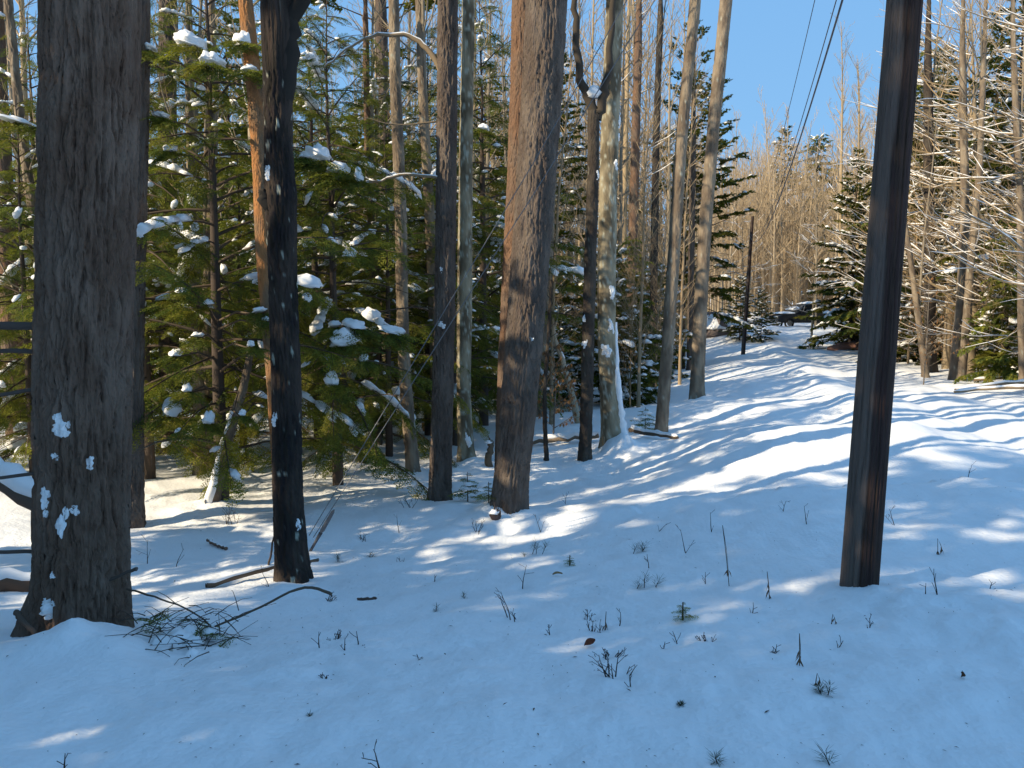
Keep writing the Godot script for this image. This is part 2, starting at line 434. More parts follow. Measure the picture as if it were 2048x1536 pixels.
# ---------------------------------------------------------------- trunks with real bark relief
func resample(flat: Array, step: float, fine_to := 9.0) -> Array:
	var p := []
	var r := []
	for k in flat.size() / 4:
		p.append(Vector3(flat[k * 4], flat[k * 4 + 1], flat[k * 4 + 2]))
		r.append(float(flat[k * 4 + 3]))
	var pts := PackedVector3Array()
	var rad := PackedFloat32Array()
	for k in p.size() - 1:
		var a: Vector3 = p[maxi(k - 1, 0)]
		var d: Vector3 = p[mini(k + 2, p.size() - 1)]
		var p0: Vector3 = p[k]
		var p1: Vector3 = p[k + 1]
		var m := maxi(1, int(ceil(p0.distance_to(p1) / (step if p0.y < fine_to else step * 8.0))))
		for s in m:
			var w := float(s) / m
			pts.append(p0.cubic_interpolate(p1, a, d, w) if p0.y < fine_to else p0.lerp(p1, w))
			rad.append(lerpf(r[k], r[k + 1], w))
	pts.append(p[-1])
	rad.append(r[-1])
	return [pts, rad]

const BARKS := {
	# colour, second colour, blotch share, relief (m), relief scale across, along, lichen share, material
	"pine": [Color(0.108, 0.083, 0.068), Color(0.15, 0.120, 0.099), 0.5, 0.026, 24.0, 1.5, 0.0, "bark"],
	"oldpine": [Color(0.142, 0.092, 0.066), Color(0.185, 0.130, 0.098), 0.5, 0.034, 12.0, 1.5, 0.0, "bark"],
	"redpine": [Color(0.20, 0.118, 0.076), Color(0.17, 0.12, 0.09), 0.5, 0.020, 24.0, 1.7, 0.0, "bark"],
	"black": [Color(0.026, 0.022, 0.020), Color(0.058, 0.044, 0.036), 0.5, 0.016, 20.0, 3.0, 0.13, "smooth_bark"],
	"black2": [Color(0.060, 0.048, 0.040), Color(0.09, 0.075, 0.06), 0.5, 0.014, 18.0, 4.0, 0.06, "bark"],
	"smooth": [Color(0.15, 0.115, 0.085), Color(0.27, 0.215, 0.155), 0.5, 0.017, 22.0, 2.2, 0.12, "smooth_bark"],
	"lichen": [Color(0.13, 0.105, 0.07), Color(0.32, 0.275, 0.19), 0.55, 0.010, 18.0, 5.0, 0.36, "smooth_bark"],
	"orange": [Color(0.36, 0.17, 0.07), Color(0.20, 0.14, 0.09), 0.4, 0.012, 22.0, 1.6, 0.0, "bark"],
}

func bark_colour(style: Array, p: Vector3, sid: float) -> Color:
	var w := clampf(0.5 + 1.6 * n_patch.get_noise_3d(p.x * 170.0 + sid, p.y * 75.0, p.z * 170.0), 0.0, 1.0)
	var col: Color = style[0].lerp(style[1], w)
	col *= 0.82 + 0.36 * (0.5 + 0.5 * n_fine.get_noise_3d(p.x * 700.0, p.y * 110.0 + sid, p.z * 700.0))
	if style[6] > 0.0:
		var l := n_patch.get_noise_3d(p.x * 420.0 + 40.0, p.y * 260.0 + sid, p.z * 420.0)
		if l > 0.62 - style[6]:
			col = col.lerp(Color(0.40, 0.41, 0.34), clampf((l - 0.62 + style[6]) * 9.0, 0.15, 0.75))
	return col

func relief(style: Array, p: Vector3, sid: float) -> float:
	# plates between grooves: ridged noise stretched up the stem
	var bend := 0.02 * n_soft.get_noise_3d(p.x * 200.0, p.y * 120.0 + sid, p.z * 200.0)
	var a := n_ridge.get_noise_3d((p.x + bend) * style[4], p.y * style[5] + sid, (p.z + bend) * style[4])
	var rough := n_fine.get_noise_3d(p.x * 1100.0, p.y * 130.0 + sid, p.z * 1100.0)
	var b := n_ridge.get_noise_3d((p.x + bend) * style[4] * 2.3 + 9.0, p.y * style[5] * 2.6 + sid, (p.z + bend) * style[4] * 2.3)
	return style[3] * (0.4 - smoothstep(0.15, 0.85, a) - 0.35 * smoothstep(0.2, 0.9, b)) + style[3] * 0.18 * rough

func trunk_at(ti: int, theta: float, y: float) -> Array:
	# point on the bark and the outward direction, in the tree's own axes
	var pts: PackedVector3Array = trunk_shape[ti][0]
	var rad: PackedFloat32Array = trunk_shape[ti][1]
	var k := 0
	while k < pts.size() - 2 and pts[k + 1].y < y:
		k += 1
	var w := clampf((y - pts[k].y) / maxf(0.001, pts[k + 1].y - pts[k].y), 0.0, 1.0)
	var c := pts[k].lerp(pts[k + 1], w)
	var r := lerpf(rad[k], rad[k + 1], w) * (1.0 + flare(ti, theta, y))
	var d := Vector3(sin(theta), 0, cos(theta))
	return [c + d * (r + relief(trunk_style[ti], d * r + Vector3(0, y, 0), ti * 7.3)), d]

func flare(ti: int, theta: float, y: float) -> float:
	if ti >= TRUNKS.size():
		return 0.0
	var knob := 0.055 * n_soft.get_noise_3d(sin(theta) * 28.0, y * 34.0 + ti * 17.0, cos(theta) * 28.0)
	var lobes := 0.6 + 0.4 * sin(theta * 5.0 + ti * 1.7)
	return knob + (0.26 if ti != 0 else 0.16) * lobes * exp(-maxf(y, -0.2) / 0.22)

func build_trunk_mesh(ti: int, sides: int) -> ArrayMesh:
	var pts: PackedVector3Array = trunk_shape[ti][0]
	var rad: PackedFloat32Array = trunk_shape[ti][1]
	var style: Array = trunk_style[ti]
	var sid := ti * 7.3
	var b := Buf.new()
	var reps := maxf(1.0, round(TAU * rad[0] / 0.28))
	for k in pts.size() + 1:
		var y := -0.35 if k == 0 else pts[k - 1].y
		var c := pts[0] + Vector3(0, -0.35, 0) if k == 0 else pts[k - 1]
		var r0 := rad[0] if k == 0 else rad[k - 1]
		for j in sides + 1:
			var th := TAU * j / sides
			var d := Vector3(sin(th), 0, cos(th))
			var r := r0 * (1.0 + flare(ti, th, y))
			var q := d * r + Vector3(0, y, 0)
			var rl := relief(style, q, sid)
			b.v.append(c + d * (r + rl))
			b.c.append(bark_colour(style, q, sid))
			b.t.append(Vector2(reps * j / sides, y / 1.1))
	var rows := pts.size() + 1
	var w := sides + 1
	for k in rows:
		for j in w:
			var jl := j - 1 if j > 0 else sides - 1
			var jr := j + 1 if j < sides else 1
			var e1 := b.v[mini(k + 1, rows - 1) * w + j] - b.v[maxi(k - 1, 0) * w + j]
			var e2 := b.v[k * w + jr] - b.v[k * w + jl]
			b.n.append(e2.cross(e1).normalized())
	for k in rows - 1:
		for j in sides:
			var p := k * w + j
			b.i.append(p); b.i.append(p + w); b.i.append(p + 1)
			b.i.append(p + 1); b.i.append(p + w); b.i.append(p + w + 1)
	return b.commit()

# ---------------------------------------------------------------- snow lumps
func lump_mesh(seed_n: int, rough := 0.25, seg := 14, rings := 9) -> ArrayMesh:
	# unit lump: wide, domed on top, flat beneath
	var st := SurfaceTool.new()
	st.begin(Mesh.PRIMITIVE_TRIANGLES)
	st.set_smooth_group(0)
	var vs := PackedVector3Array()
	for k in rings + 1:
		var f := PI * k / rings
		for j in seg:
			var a := TAU * j / seg
			var d := Vector3(sin(f) * cos(a), cos(f), sin(f) * sin(a))
			var g := 1.0 + rough * 2.2 * n_soft.get_noise_3d(d.x * 55.0 + seed_n * 91.0, d.y * 55.0, d.z * 55.0) + rough * 0.3 * n_fine.get_noise_3d(d.x * 120.0 + seed_n * 31.0, d.y * 120.0, d.z * 120.0)
			var p := d * g
			if p.y < 0.0:
				p.y *= 0.35
			vs.append(p)
	for k in rings:
		for j in seg:
			var j2 := (j + 1) % seg
			for q in [k * seg + j, k * seg + j2, (k + 1) * seg + j, k * seg + j2, (k + 1) * seg + j2, (k + 1) * seg + j]:
				st.add_vertex(vs[q])
	st.generate_normals()
	st.index()
	return st.commit()

var lumps := []

func snow_patch_mesh(ti: int, th0: float, y0: float, a: float, h: float, sd: int) -> ArrayMesh:
	var st := SurfaceTool.new()
	st.begin(Mesh.PRIMITIVE_TRIANGLES)
	st.set_smooth_group(0)
	var rings := 5
	var seg := 20
	var vs := PackedVector3Array()
	var r0: float = trunk_shape[ti][1][0]
	R.seed = 700 + sd
	for lobe in 6:
		var oa := 0.0 if lobe == 0 else R.randf_range(-0.7, 0.7) * a
		var oh := 0.0 if lobe == 0 else R.randf_range(-0.8, 0.8) * h
		var la := a * (0.62 if lobe == 0 else R.randf_range(0.18, 0.45))
		var lh := h * (0.62 if lobe == 0 else R.randf_range(0.18, 0.42))
		var s2 := sd * 7 + lobe
		var th := minf(la, lh) * 0.7
		vs = PackedVector3Array()
		for k in rings + 1:
			var q := float(k) / rings
			for j in seg:
				var an := TAU * j / seg
				var g := q * (1.0 + 0.5 * n_soft.get_noise_3d(cos(an) * 50.0 + s2 * 47.0, sin(an) * 50.0, s2 * 13.0) + 0.25 * n_fine.get_noise_3d(cos(an) * 190.0, sin(an) * 190.0, s2 * 77.0))
				var s := trunk_at(ti, th0 + (oa + cos(an) * g * la) / r0, y0 + oh + sin(an) * g * lh)
				var lift := sqrt(maxf(0.0, 1.0 - q * q)) * th * (0.8 + 1.1 * n_fine.get_noise_3d(cos(an) * q * 90.0, sin(an) * q * 90.0, s2 * 5.0)) - 0.004 - 0.014 * float(k == rings)
				vs.append(s[0] + s[1] * lift)
		for k in rings:
			for j in seg:
				var j2 := (j + 1) % seg
				for p in [k * seg + j, (k + 1) * seg + j2, (k + 1) * seg + j, k * seg + j, k * seg + j2, (k + 1) * seg + j2]:
					st.add_vertex(vs[p])
	st.generate_normals()
	st.index()
	return st.commit()

# ---------------------------------------------------------------- branching
func limb(wood: Buf, fine: Buf, snow: Buf, start: Vector3, dir: Vector3, length: float, r0: float, level: int, s: Dictionary) -> void:
	var segs := clampi(int(length / s.get("seg", 0.3)), 2, 9)
	var p := PackedVector3Array([start])
	var r := PackedFloat32Array([r0])
	var d := dir.normalized()
	var up: float = s.rise[mini(level, s.rise.size() - 1)]
	var g: float = s.gnarl
	for k in segs:
		d = (d + Vector3(R.randf_range(-g, g), R.randf_range(-g, g) + up / segs, R.randf_range(-g, g))).normalized()
		p.append(p[-1] + d * (length / segs))
		r.append(maxf(s.rmin, r0 * (1.0 - 0.72 * (k + 1) / segs)))
	var col: Color = s.cols[mini(level, s.cols.size() - 1)] * R.randf_range(0.75, 1.2)
	var b := wood if level <= 1 else fine
	b.tube(p, r, [7, 5, 4, 3, 3][mini(level, 4)], col)
	if snow != null and level <= s.snow_level:
		var k := 0
		while k < segs:
			var run := R.randi_range(1, 4)
			var e := mini(k + run, segs)
			if R.randf() < s.snow and absf((p[e] - p[k]).normalized().y) < 0.72:
				var sp := PackedVector3Array()
				var sr := PackedFloat32Array()
				for q in range(k, e + 1):
					var rr := maxf(r[q] * 0.9, s.snow_r) * R.randf_range(0.75, 1.2)
					sp.append(p[q] + Vector3(0, r[q] * 0.55 + rr * 0.45, 0))
					sr.append(rr if q > k and q < e else rr * 0.45)
				snow.tube(sp, sr, 5, Color.WHITE)
			k = e
	if level >= s.levels:
		return
	var kids := int(round(s.kids[level] * length * R.randf_range(0.8, 1.2)))
	for c in kids:
		var w := lerpf(s.first[mini(level, s.first.size() - 1)], 0.98, (c + R.randf()) / maxf(1.0, kids))
		var at := w * segs
		var q := clampi(int(at), 0, segs - 1)
		var pos := p[q].lerp(p[q + 1], at - q)
		var ax := (p[q + 1] - p[q]).normalized()
		var side := ax.cross(Vector3(R.randf_range(-1, 1), R.randf_range(-0.6, 0.6), R.randf_range(-1, 1))).normalized()
		if s.flat > 0.0:
			var hs := ax.cross(Vector3.UP).normalized() * (1 if c % 2 == 0 else -1)
			side = side.lerp(hs, s.flat).normalized()
		var ang := deg_to_rad(R.randf_range(s.angle[0], s.angle[1]))
		var nd := ax * cos(ang) + side * sin(ang)
		limb(wood, fine, snow, pos, nd, length * R.randf_range(s.ratio[0], s.ratio[1]) * (1.1 - 0.55 * w), r[q] * R.randf_range(0.4, 0.6), level + 1, s)

func bare_crown(sd: int, s: Dictionary) -> Array:
	# stem from the ground up with limbs: [wood, twigs, snow]
	R.seed = sd
	var wood := Buf.new()
	var fine := Buf.new()
	var snow := Buf.new()
	var segs := 14
	var p := PackedVector3Array()
	var r := PackedFloat32Array()
	var off := Vector3.ZERO
	var drift: Vector3 = Vector3(R.randf_range(-1, 1), 0, R.randf_range(-1, 1)) * s.lean
	for k in segs + 1:
		var w := float(k) / segs
		off += Vector3(R.randf_range(-1, 1), 0, R.randf_range(-1, 1)) * s.wobble
		p.append(Vector3(0, s.h * w - (0.3 if k == 0 else 0.0), 0) + off * w + drift * w * w)
		r.append(maxf(0.008, s.r * (1.0 - 0.9 * w) * (1.18 if k == 0 else 1.0)))
	var tc: Color = s.cols[0]
	wood.tube(p, r, 9, tc)
	for k in s.n:
		var w: float = lerpf(s.from, 0.97, pow((k + R.randf()) / s.n, s.get("bias", 0.85)))
		var at := w * segs
		var q := clampi(int(at), 0, segs - 1)
		var pos := p[q].lerp(p[q + 1], at - q)
		var az := R.randf() * TAU if not s.has("az") else R.randf_range(s.az[0], s.az[1])
		var pitch := deg_to_rad(R.randf_range(s.pitch[0], s.pitch[1]) + 20.0 * (w - 0.5))
		var d := Vector3(cos(az) * cos(pitch), sin(pitch), sin(az) * cos(pitch))
		var ln: float = s.len * (1.12 - w * s.taper) * R.randf_range(0.6, 1.15)
		limb(wood, fine, snow if s.snow > 0.0 else null, pos, d, ln, minf(r[q] * 0.55, s.rb * R.randf_range(0.6, 1.1)), 1, s)
	return [wood.commit(), fine.commit() if fine.v.size() else null, snow.commit() if snow.v.size() else null]

# ---------------------------------------------------------------- conifers
func frond(sd: int, length: float, pairs: int, near: bool, bushy: float, ca: Color, cb: Color) -> ArrayMesh:
	R.seed = sd
	var b := Buf.new()
	var segs := 5
	var p := PackedVector3Array()
	var r := PackedFloat32Array()
	for k in segs + 1:
		var w := float(k) / segs
		p.append(Vector3(length * w, -0.16 * length * w * w + 0.02 * length * w, R.randf_range(-0.02, 0.02) * length * w))
		r.append(lerpf(0.005, 0.0015, w))
	b.tube(p, r, 3, Color(0.10, 0.065, 0.04))
	b.n.clear()
	for k in pairs:
		var w := (k + 0.6) / (pairs + 0.4)
		var at := w * segs
		var q := clampi(int(at), 0, segs - 1)
		var pos := p[q].lerp(p[q + 1], at - q)
		for sgn in [-1.0, 1.0]:
			var ln: float = length * 0.52 * pow(1.0 - w, 0.75) * R.randf_range(0.7, 1.15) + 0.03
			var ang := deg_to_rad(R.randf_range(42, 62))
			var d := Vector3(cos(ang), R.randf_range(-0.28, 0.10) + bushy * R.randf_range(-0.7, 0.7), sgn * sin(ang)).normalized()
			var col := ca.lerp(cb, R.randf()) * R.randf_range(0.75, 1.2)
			if not near:
				var side := d.cross(Vector3.UP).normalized()
				side = side.rotated(d, R.randf_range(-0.9, 0.9) - bushy * R.randf_range(0.0, 1.0))
				b.lens(pos, d, side, ln, ln * 0.17 + 0.008, 0.004, col)
				if ln > 0.09:
					for e in [-1.0, 1.0]:
						b.lens(pos + d * ln * 0.35, (d + side * e * 0.8).normalized(), side.rotated(d, 0.4 * e), ln * 0.42, ln * 0.1, 0.003, col)
				continue
			var steps := maxi(2, int(ln / 0.046))
			for m in steps:
				var f := (m + 0.5) / steps
				var q2 := pos + d * (ln * f) + Vector3(0, -0.22 * ln * f * f, 0)
				for e in [-1.0, 1.0]:
					var side: Vector3 = d.cross(Vector3.UP).normalized() * e
					var nd: Vector3 = (d * R.randf_range(0.45, 0.8) + side * R.randf_range(0.6, 1.0) + Vector3(0, R.randf_range(-0.55, 0.25) + bushy * R.randf_range(-0.8, 0.8), 0)).normalized()
					var l2 := (0.03 + 0.05 * (1.0 - f) * minf(1.0, ln / 0.2)) * R.randf_range(0.8, 1.25)
					b.lens(q2, nd, nd.cross(Vector3.UP).normalized().rotated(nd, R.randf_range(-1.1, 1.1)), l2, 0.0092, 0.003, col * R.randf_range(0.9, 1.1))
			b.lens(pos + d * ln * 0.9, d, d.cross(Vector3.UP).normalized(), 0.04, 0.006, 0.002, col)
	return b.commit(false)

func conifer(sd: int, s: Dictionary, fronds: Array) -> Array:
	# [wood, foliage, snow]
	R.seed = sd
	var wood := Buf.new()
	var st := SurfaceTool.new()
	st.begin(Mesh.PRIMITIVE_TRIANGLES)
	var sn := SurfaceTool.new()
	sn.begin(Mesh.PRIMITIVE_TRIANGLES)
	var any_snow := false
	var tp := PackedVector3Array()
	var tr := PackedFloat32Array()
	var off := Vector3.ZERO
	for k in 13:
		var w := k / 12.0
		off += Vector3(R.randf_range(-1, 1), 0, R.randf_range(-1, 1)) * 0.03
		tp.append(Vector3(0, s.h * w - (0.3 if k == 0 else 0.0), 0) + off * w)
		tr.append(maxf(0.006, s.r * (1.0 - w * 0.97)))
	wood.tube(tp, tr, 9, Color(0.085, 0.066, 0.052))
	for k in s.n:
		var w: float = (k + R.randf() * 0.9) / s.n
		var y: float = lerpf(s.base, s.h * 0.985, pow(w, s.get("bias", 0.9)))
		var f: float = clampf((y - s.base) / (s.h - s.base), 0.0, 1.0)
		var at := clampf(y / s.h, 0, 1) * 12.0
		var q := clampi(int(at), 0, 11)
		var pos := tp[q].lerp(tp[q + 1], at - q)
		var az: float = k * 2.39996 + R.randf_range(-0.5, 0.5)
		var ln: float = s.R * pow(1.0 - f, s.shape) * R.randf_range(0.45, 1.25) + 0.15
		var pit := deg_to_rad(lerpf(s.pitch[0], s.pitch[1], f) + R.randf_range(-1, 1) * s.get("wild", 9.0))
		var d := Vector3(cos(az) * cos(pit), sin(pit), sin(az) * cos(pit))
		var bp := PackedVector3Array([pos])
		var br := PackedFloat32Array([0.006 + 0.009 * ln])
		for m in 6:
			d = (d + Vector3(R.randf_range(-0.07, 0.07), -s.droop / 6.0 + R.randf_range(-0.05, 0.05), R.randf_range(-0.07, 0.07))).normalized()
			bp.append(bp[-1] + d * ln / 6.0)
			br.append(lerpf(br[0], 0.003, (m + 1) / 6.0))
		wood.tube(bp, br, 4, Color(0.09, 0.068, 0.05) * R.randf_range(0.8, 1.2))
		if R.randf() < s.get("dead", 0.0) * (1.0 - f * 1.2):
			# dead bough: only side twigs
			for m in 10:
				var wt := R.randf_range(0.3, 1.0) * 6.0
				var qt := clampi(int(wt), 0, 5)
				var ax := (bp[qt + 1] - bp[qt]).normalized()
				var sd2 := ax.cross(Vector3.UP).normalized() * (1 if m % 2 else -1)
				var tp2 := bp[qt].lerp(bp[qt + 1], wt - qt)
				var td := (ax + sd2 * R.randf_range(0.5, 1.2) + Vector3(0, R.randf_range(-0.3, 0.2), 0)).normalized()
				var tl := ln * R.randf_range(0.12, 0.3)
				wood.tube(PackedVector3Array([tp2, tp2 + td * tl * 0.5, tp2 + td * tl + Vector3(0, -0.03, 0)]), PackedFloat32Array([0.004, 0.003, 0.002]), 3, Color(0.17, 0.115, 0.075) * R.randf_range(0.8, 1.2))
			continue
		if R.randf() < s.get("drape", 0.0):
			for m in range(2, 6):
				var ax0 := bp[m + 1] - bp[m]
				var z0 := ax0.normalized().cross(Vector3.UP).normalized()
				var wd: float = ln * R.randf_range(0.035, 0.075) + 0.02
				sn.append_from(lumps[R.randi() % lumps.size()], 0, Transform3D(Basis(ax0.normalized() * ax0.length() * R.randf_range(0.55, 0.85), Vector3.UP * wd * R.randf_range(0.5, 0.8), z0 * wd), bp[m].lerp(bp[m + 1], 0.5) + Vector3(0, 0.015, 0)))
			any_snow = true
		var nf := maxi(2, int(ln * s.density))
		for m in nf:
			var wt: float = lerpf(s.inner, 1.0, (m + R.randf()) / nf)
			var at2 := wt * 6.0
			var q2 := clampi(int(at2), 0, 5)
			var pp := bp[q2].lerp(bp[q2 + 1], at2 - q2)
			var ax := (bp[q2 + 1] - bp[q2]).normalized()
			var sgn := 1.0 if m % 2 else -1.0
			var ang := deg_to_rad(R.randf_range(25, 65)) * sgn if m < nf - 1 else 0.0
			var fd := ax.rotated(Vector3.UP, ang)
			fd.y -= R.randf_range(0.0, s.fdroop)
			fd = fd.normalized()
			var zz := fd.cross(Vector3.UP).normalized()
			var yy := zz.cross(fd)
			var bs := Basis(fd, yy, zz).rotated(fd, R.randf_range(-0.35, 0.35))
			var sc: float = s.fs * R.randf_range(0.7, 1.2) * (0.6 + 0.4 * (1.0 - f))
			st.append_from(fronds[R.randi() % fronds.size()], 0, Transform3D(bs.scaled_local(Vector3.ONE * sc), pp))
			if R.randf() < s.snow:
				var lm: ArrayMesh = lumps[R.randi() % lumps.size()]
				var sx: float = sc * 0.2 * R.randf_range(0.5, 1.2) * s.get("snow_size", 1.0)
				var pb := bs.scaled_local(Vector3(sx * R.randf_range(1.0, 1.5), sx * R.randf_range(0.45, 0.7), sx * R.randf_range(0.5, 1.0)))
				sn.append_from(lm, 0, Transform3D(pb, pp + fd * sc * 0.22 + Vector3(0, sx * 0.12, 0)))
				any_snow = true
	return [wood.commit(), st.commit(), sn.commit() if any_snow else null]

func plant_tree(called: String, label: String, category: String, group: String, where: Vector3, turn: float, sc: float, meshes: Array, kind: String) -> Node3D:
	var o := thing(called, label, category, where, turn, group)
	o.scale = Vector3.ONE * sc
	part("trunk", meshes[0], M.wood, o)
	if meshes[1]:
		part("crown", meshes[1], M.needles if kind == "needle" else M.twig, o)
	if meshes.size() > 2 and meshes[2]:
		part("snow", meshes[2], M.clump_snow, o, "stuff")
	return o

# ---------------------------------------------------------------- styles
const GREY := Color(0.24, 0.20, 0.15)
const TAN := Color(0.37, 0.275, 0.165)

func style(over: Dictionary) -> Dictionary:
	var s := {"h": 15.0, "r": 0.10, "n": 24, "from": 0.42, "len": 3.0, "taper": 0.75, "rb": 0.028, "pitch": [30.0, 62.0], "lean": 0.7, "wobble": 0.035, "levels": 3, "kids": [0.0, 2.0, 2.6], "first": [0.2, 0.25, 0.2], "ratio": [0.35, 0.6], "angle": [25.0, 52.0], "rise": [0.0, 0.5, 0.35], "gnarl": 0.12, "rmin": 0.004, "flat": 0.0, "cols": [GREY, GREY, TAN, TAN], "snow": 0.0, "snow_level": 1, "snow_r": 0.012}
	s.merge(over, true)
	return s

var HARD := []     # tall bare trees
var BEECH := []    # low spreading bare trees lined with snow
var FAR := []      # dense tan trees for the far slope
var POLE := []     # thin forest saplings
var REACH := []    # roadside trees with long snow-lined boughs over the lane side
var BRUSH := []    # many-stemmed brush
var HEM := []      # fine hemlocks
var HEMF := []     # hemlocks farther off
var SPRUCE := []   # snow-laden spruces
var PINETOP := []
var BARETOP := []
var near_fronds := []
var far_fronds := []
var spruce_fronds := []

func prototypes() -> void:
	for k in 6:
		lumps.append(lump_mesh(k + 1, 0.20, 11, 7))
	var greens := [[Color(0.17, 0.20, 0.034), Color(0.29, 0.275, 0.045)], [Color(0.11, 0.15, 0.03), Color(0.20, 0.215, 0.045)], [Color(0.075, 0.115, 0.03), Color(0.14, 0.165, 0.04)], [Color(0.17, 0.17, 0.03), Color(0.25, 0.22, 0.045)]]
	for k in 4:
		near_fronds.append(frond(100 + k, 0.50, 11, true, 0.12, greens[k][0], greens[k][1]))
		far_fronds.append(frond(110 + k, 0.6, 10, false, 0.2, greens[k][0], greens[k][1]))
		spruce_fronds.append(frond(120 + k, 0.55, 11, false, 0.6, greens[k][0] * 0.62, greens[k][1] * 0.62))
	HARD.append(bare_crown(11, style({"n": 30, "rmin": 0.006, "from": 0.32})))
	HARD.append(bare_crown(12, style({"h": 17.0, "r": 0.13, "n": 32, "from": 0.36, "rmin": 0.006, "cols": [TAN, TAN, TAN, GREY]})))
	HARD.append(bare_crown(13, style({"h": 13.0, "r": 0.085, "n": 32, "from": 0.22, "len": 2.6, "rmin": 0.006, "snow": 0.5})))
	HARD.append(bare_crown(14, style({"h": 16.0, "r": 0.11, "n": 28, "from": 0.3, "rmin": 0.006, "pitch": [45.0, 70.0], "snow": 0.35})))
	HARD.append(bare_crown(15, style({"h": 12.0, "r": 0.08, "n": 28, "from": 0.25, "len": 2.4, "pitch": [20.0, 55.0], "snow": 0.6, "snow_level": 2})))
	for k in 3:
		BEECH.append(bare_crown(21 + k, style({"h": 9.0 + k, "r": 0.085, "n": 22, "from": 0.13, "len": 3.3, "taper": 0.7, "pitch": [0.0, 34.0], "flat": 0.75, "snow": 0.85, "snow_level": 2, "snow_r": 0.013, "kids": [0.0, 2.2, 3.0], "rise": [0.0, 0.15, 0.1], "gnarl": 0.15})))
	for k in 2:
		REACH.append(bare_crown(26 + k, style({"h": 12.0, "r": 0.14, "n": 34, "from": 0.10, "len": 4.6, "taper": 0.55, "rb": 0.05, "pitch": [-18.0, 24.0], "az": [2.0, 4.3], "flat": 0.6, "snow": 0.7, "snow_level": 2, "snow_r": 0.010, "kids": [0.0, 2.2, 3.4], "ratio": [0.25, 0.5], "rise": [0.0, 0.45, 0.25], "gnarl": 0.17, "cols": [Color(0.26, 0.20, 0.13), Color(0.33, 0.245, 0.15), Color(0.43, 0.30, 0.165)]})))
	for k in 3:
		POLE.append(bare_crown(31 + k, style({"h": 8.0 + k, "r": 0.045, "n": 14, "from": 0.25, "len": 1.3, "rb": 0.012, "levels": 2, "kids": [0.0, 3.0], "rmin": 0.003, "snow": 0.25 if k == 1 else 0.0, "lean": 1.2})))
	for k in 3:
		FAR.append(bare_crown(91 + k, style({"h": 11.0 + 2.0 * k, "r": 0.11, "n": 30, "from": 0.12 + 0.1 * k, "len": 2.9, "pitch": [28.0, 66.0], "kids": [0.0, 2.4, 2.6], "rmin": 0.0085, "cols": [Color(0.36, 0.285, 0.195), Color(0.42, 0.325, 0.21), Color(0.48, 0.36, 0.225)], "snow": 0.3, "snow_level": 1, "snow_r": 0.018})))
	for k in 2:
		BRUSH.append(bare_crown(41 + k, style({"h": 3.4 + k, "r": 0.025, "n": 40, "from": 0.06, "len": 2.2, "taper": 0.6, "rb": 0.011, "pitch": [40.0, 72.0], "levels": 2, "kids": [0.0, 4.0], "rmin": 0.0025, "cols": [Color(0.26, 0.19, 0.11), Color(0.26, 0.19, 0.11), Color(0.28, 0.20, 0.12)]})))
	for k in 2:
		BRUSH.append(bare_crown(45 + k, style({"h": 10.0 + k, "r": 0.055, "n": 70, "from": 0.08, "len": 1.7, "taper": 0.6, "rb": 0.012, "pitch": [38.0, 68.0], "levels": 3, "kids": [0.0, 2.6, 2.6], "rmin": 0.0035, "lean": 0.8, "cols": [Color(0.30, 0.22, 0.14), Color(0.34, 0.25, 0.15), Color(0.36, 0.26, 0.15)], "snow": 0.15})))
	HEM.append(conifer(51, {"h": 9.0, "r": 0.11, "base": 0.7, "R": 2.6, "n": 92, "shape": 0.6, "pitch": [4.0, 30.0], "wild": 24.0, "droop": 0.55, "density": 8.0, "inner": 0.16, "fdroop": 0.95, "fs": 0.85, "snow": 0.08, "snow_size": 0.6, "drape": 0.14, "dead": 0.2}, near_fronds))
	HEM.append(conifer(52, {"h": 7.5, "r": 0.09, "base": 0.5, "R": 2.3, "n": 78, "shape": 0.65, "pitch": [2.0, 30.0], "wild": 24.0, "droop": 0.6, "density": 8.5, "inner": 0.14, "fdroop": 0.95, "fs": 0.8, "snow": 0.08, "snow_size": 0.6, "drape": 0.14, "dead": 0.2}, near_fronds))
	HEMF.append(conifer(53, {"h": 11.0, "r": 0.13, "base": 0.8, "R": 2.7, "n": 120, "shape": 0.6, "pitch": [2.0, 35.0], "wild": 22.0, "droop": 0.5, "density": 5.5, "inner": 0.2, "fdroop": 0.8, "fs": 1.25, "snow": 0.08, "drape": 0.2, "dead": 0.25}, far_fronds))
	HEMF.append(conifer(54, {"h": 13.0, "r": 0.15, "base": 1.3, "R": 2.7, "n": 125, "shape": 0.6, "pitch": [0.0, 35.0], "wild": 22.0, "droop": 0.5, "density": 5.0, "inner": 0.25, "fdroop": 0.8, "fs": 1.3, "snow": 0.08, "drape": 0.2, "dead": 0.35}, far_fronds))
	HEMF.append(conifer(55, {"h": 13.0, "r": 0.15, "base": 1.6, "R": 2.6, "n": 94, "shape": 0.55, "pitch": [0.0, 35.0], "wild": 20.0, "droop": 0.4, "density": 4.1, "inner": 0.3, "fdroop": 0.6, "fs": 1.2, "snow": 0.1, "dead": 0.2}, far_fronds))
	SPRUCE.append(conifer(61, {"h": 9.0, "r": 0.11, "base": 0.3, "R": 2.1, "n": 130, "shape": 0.8, "pitch": [-8.0, 38.0], "wild": 16.0, "droop": 0.1, "density": 6.0, "inner": 0.2, "fdroop": 0.35, "fs": 1.0, "snow": 0.28, "drape": 0.4, "snow_size": 0.8}, spruce_fronds))
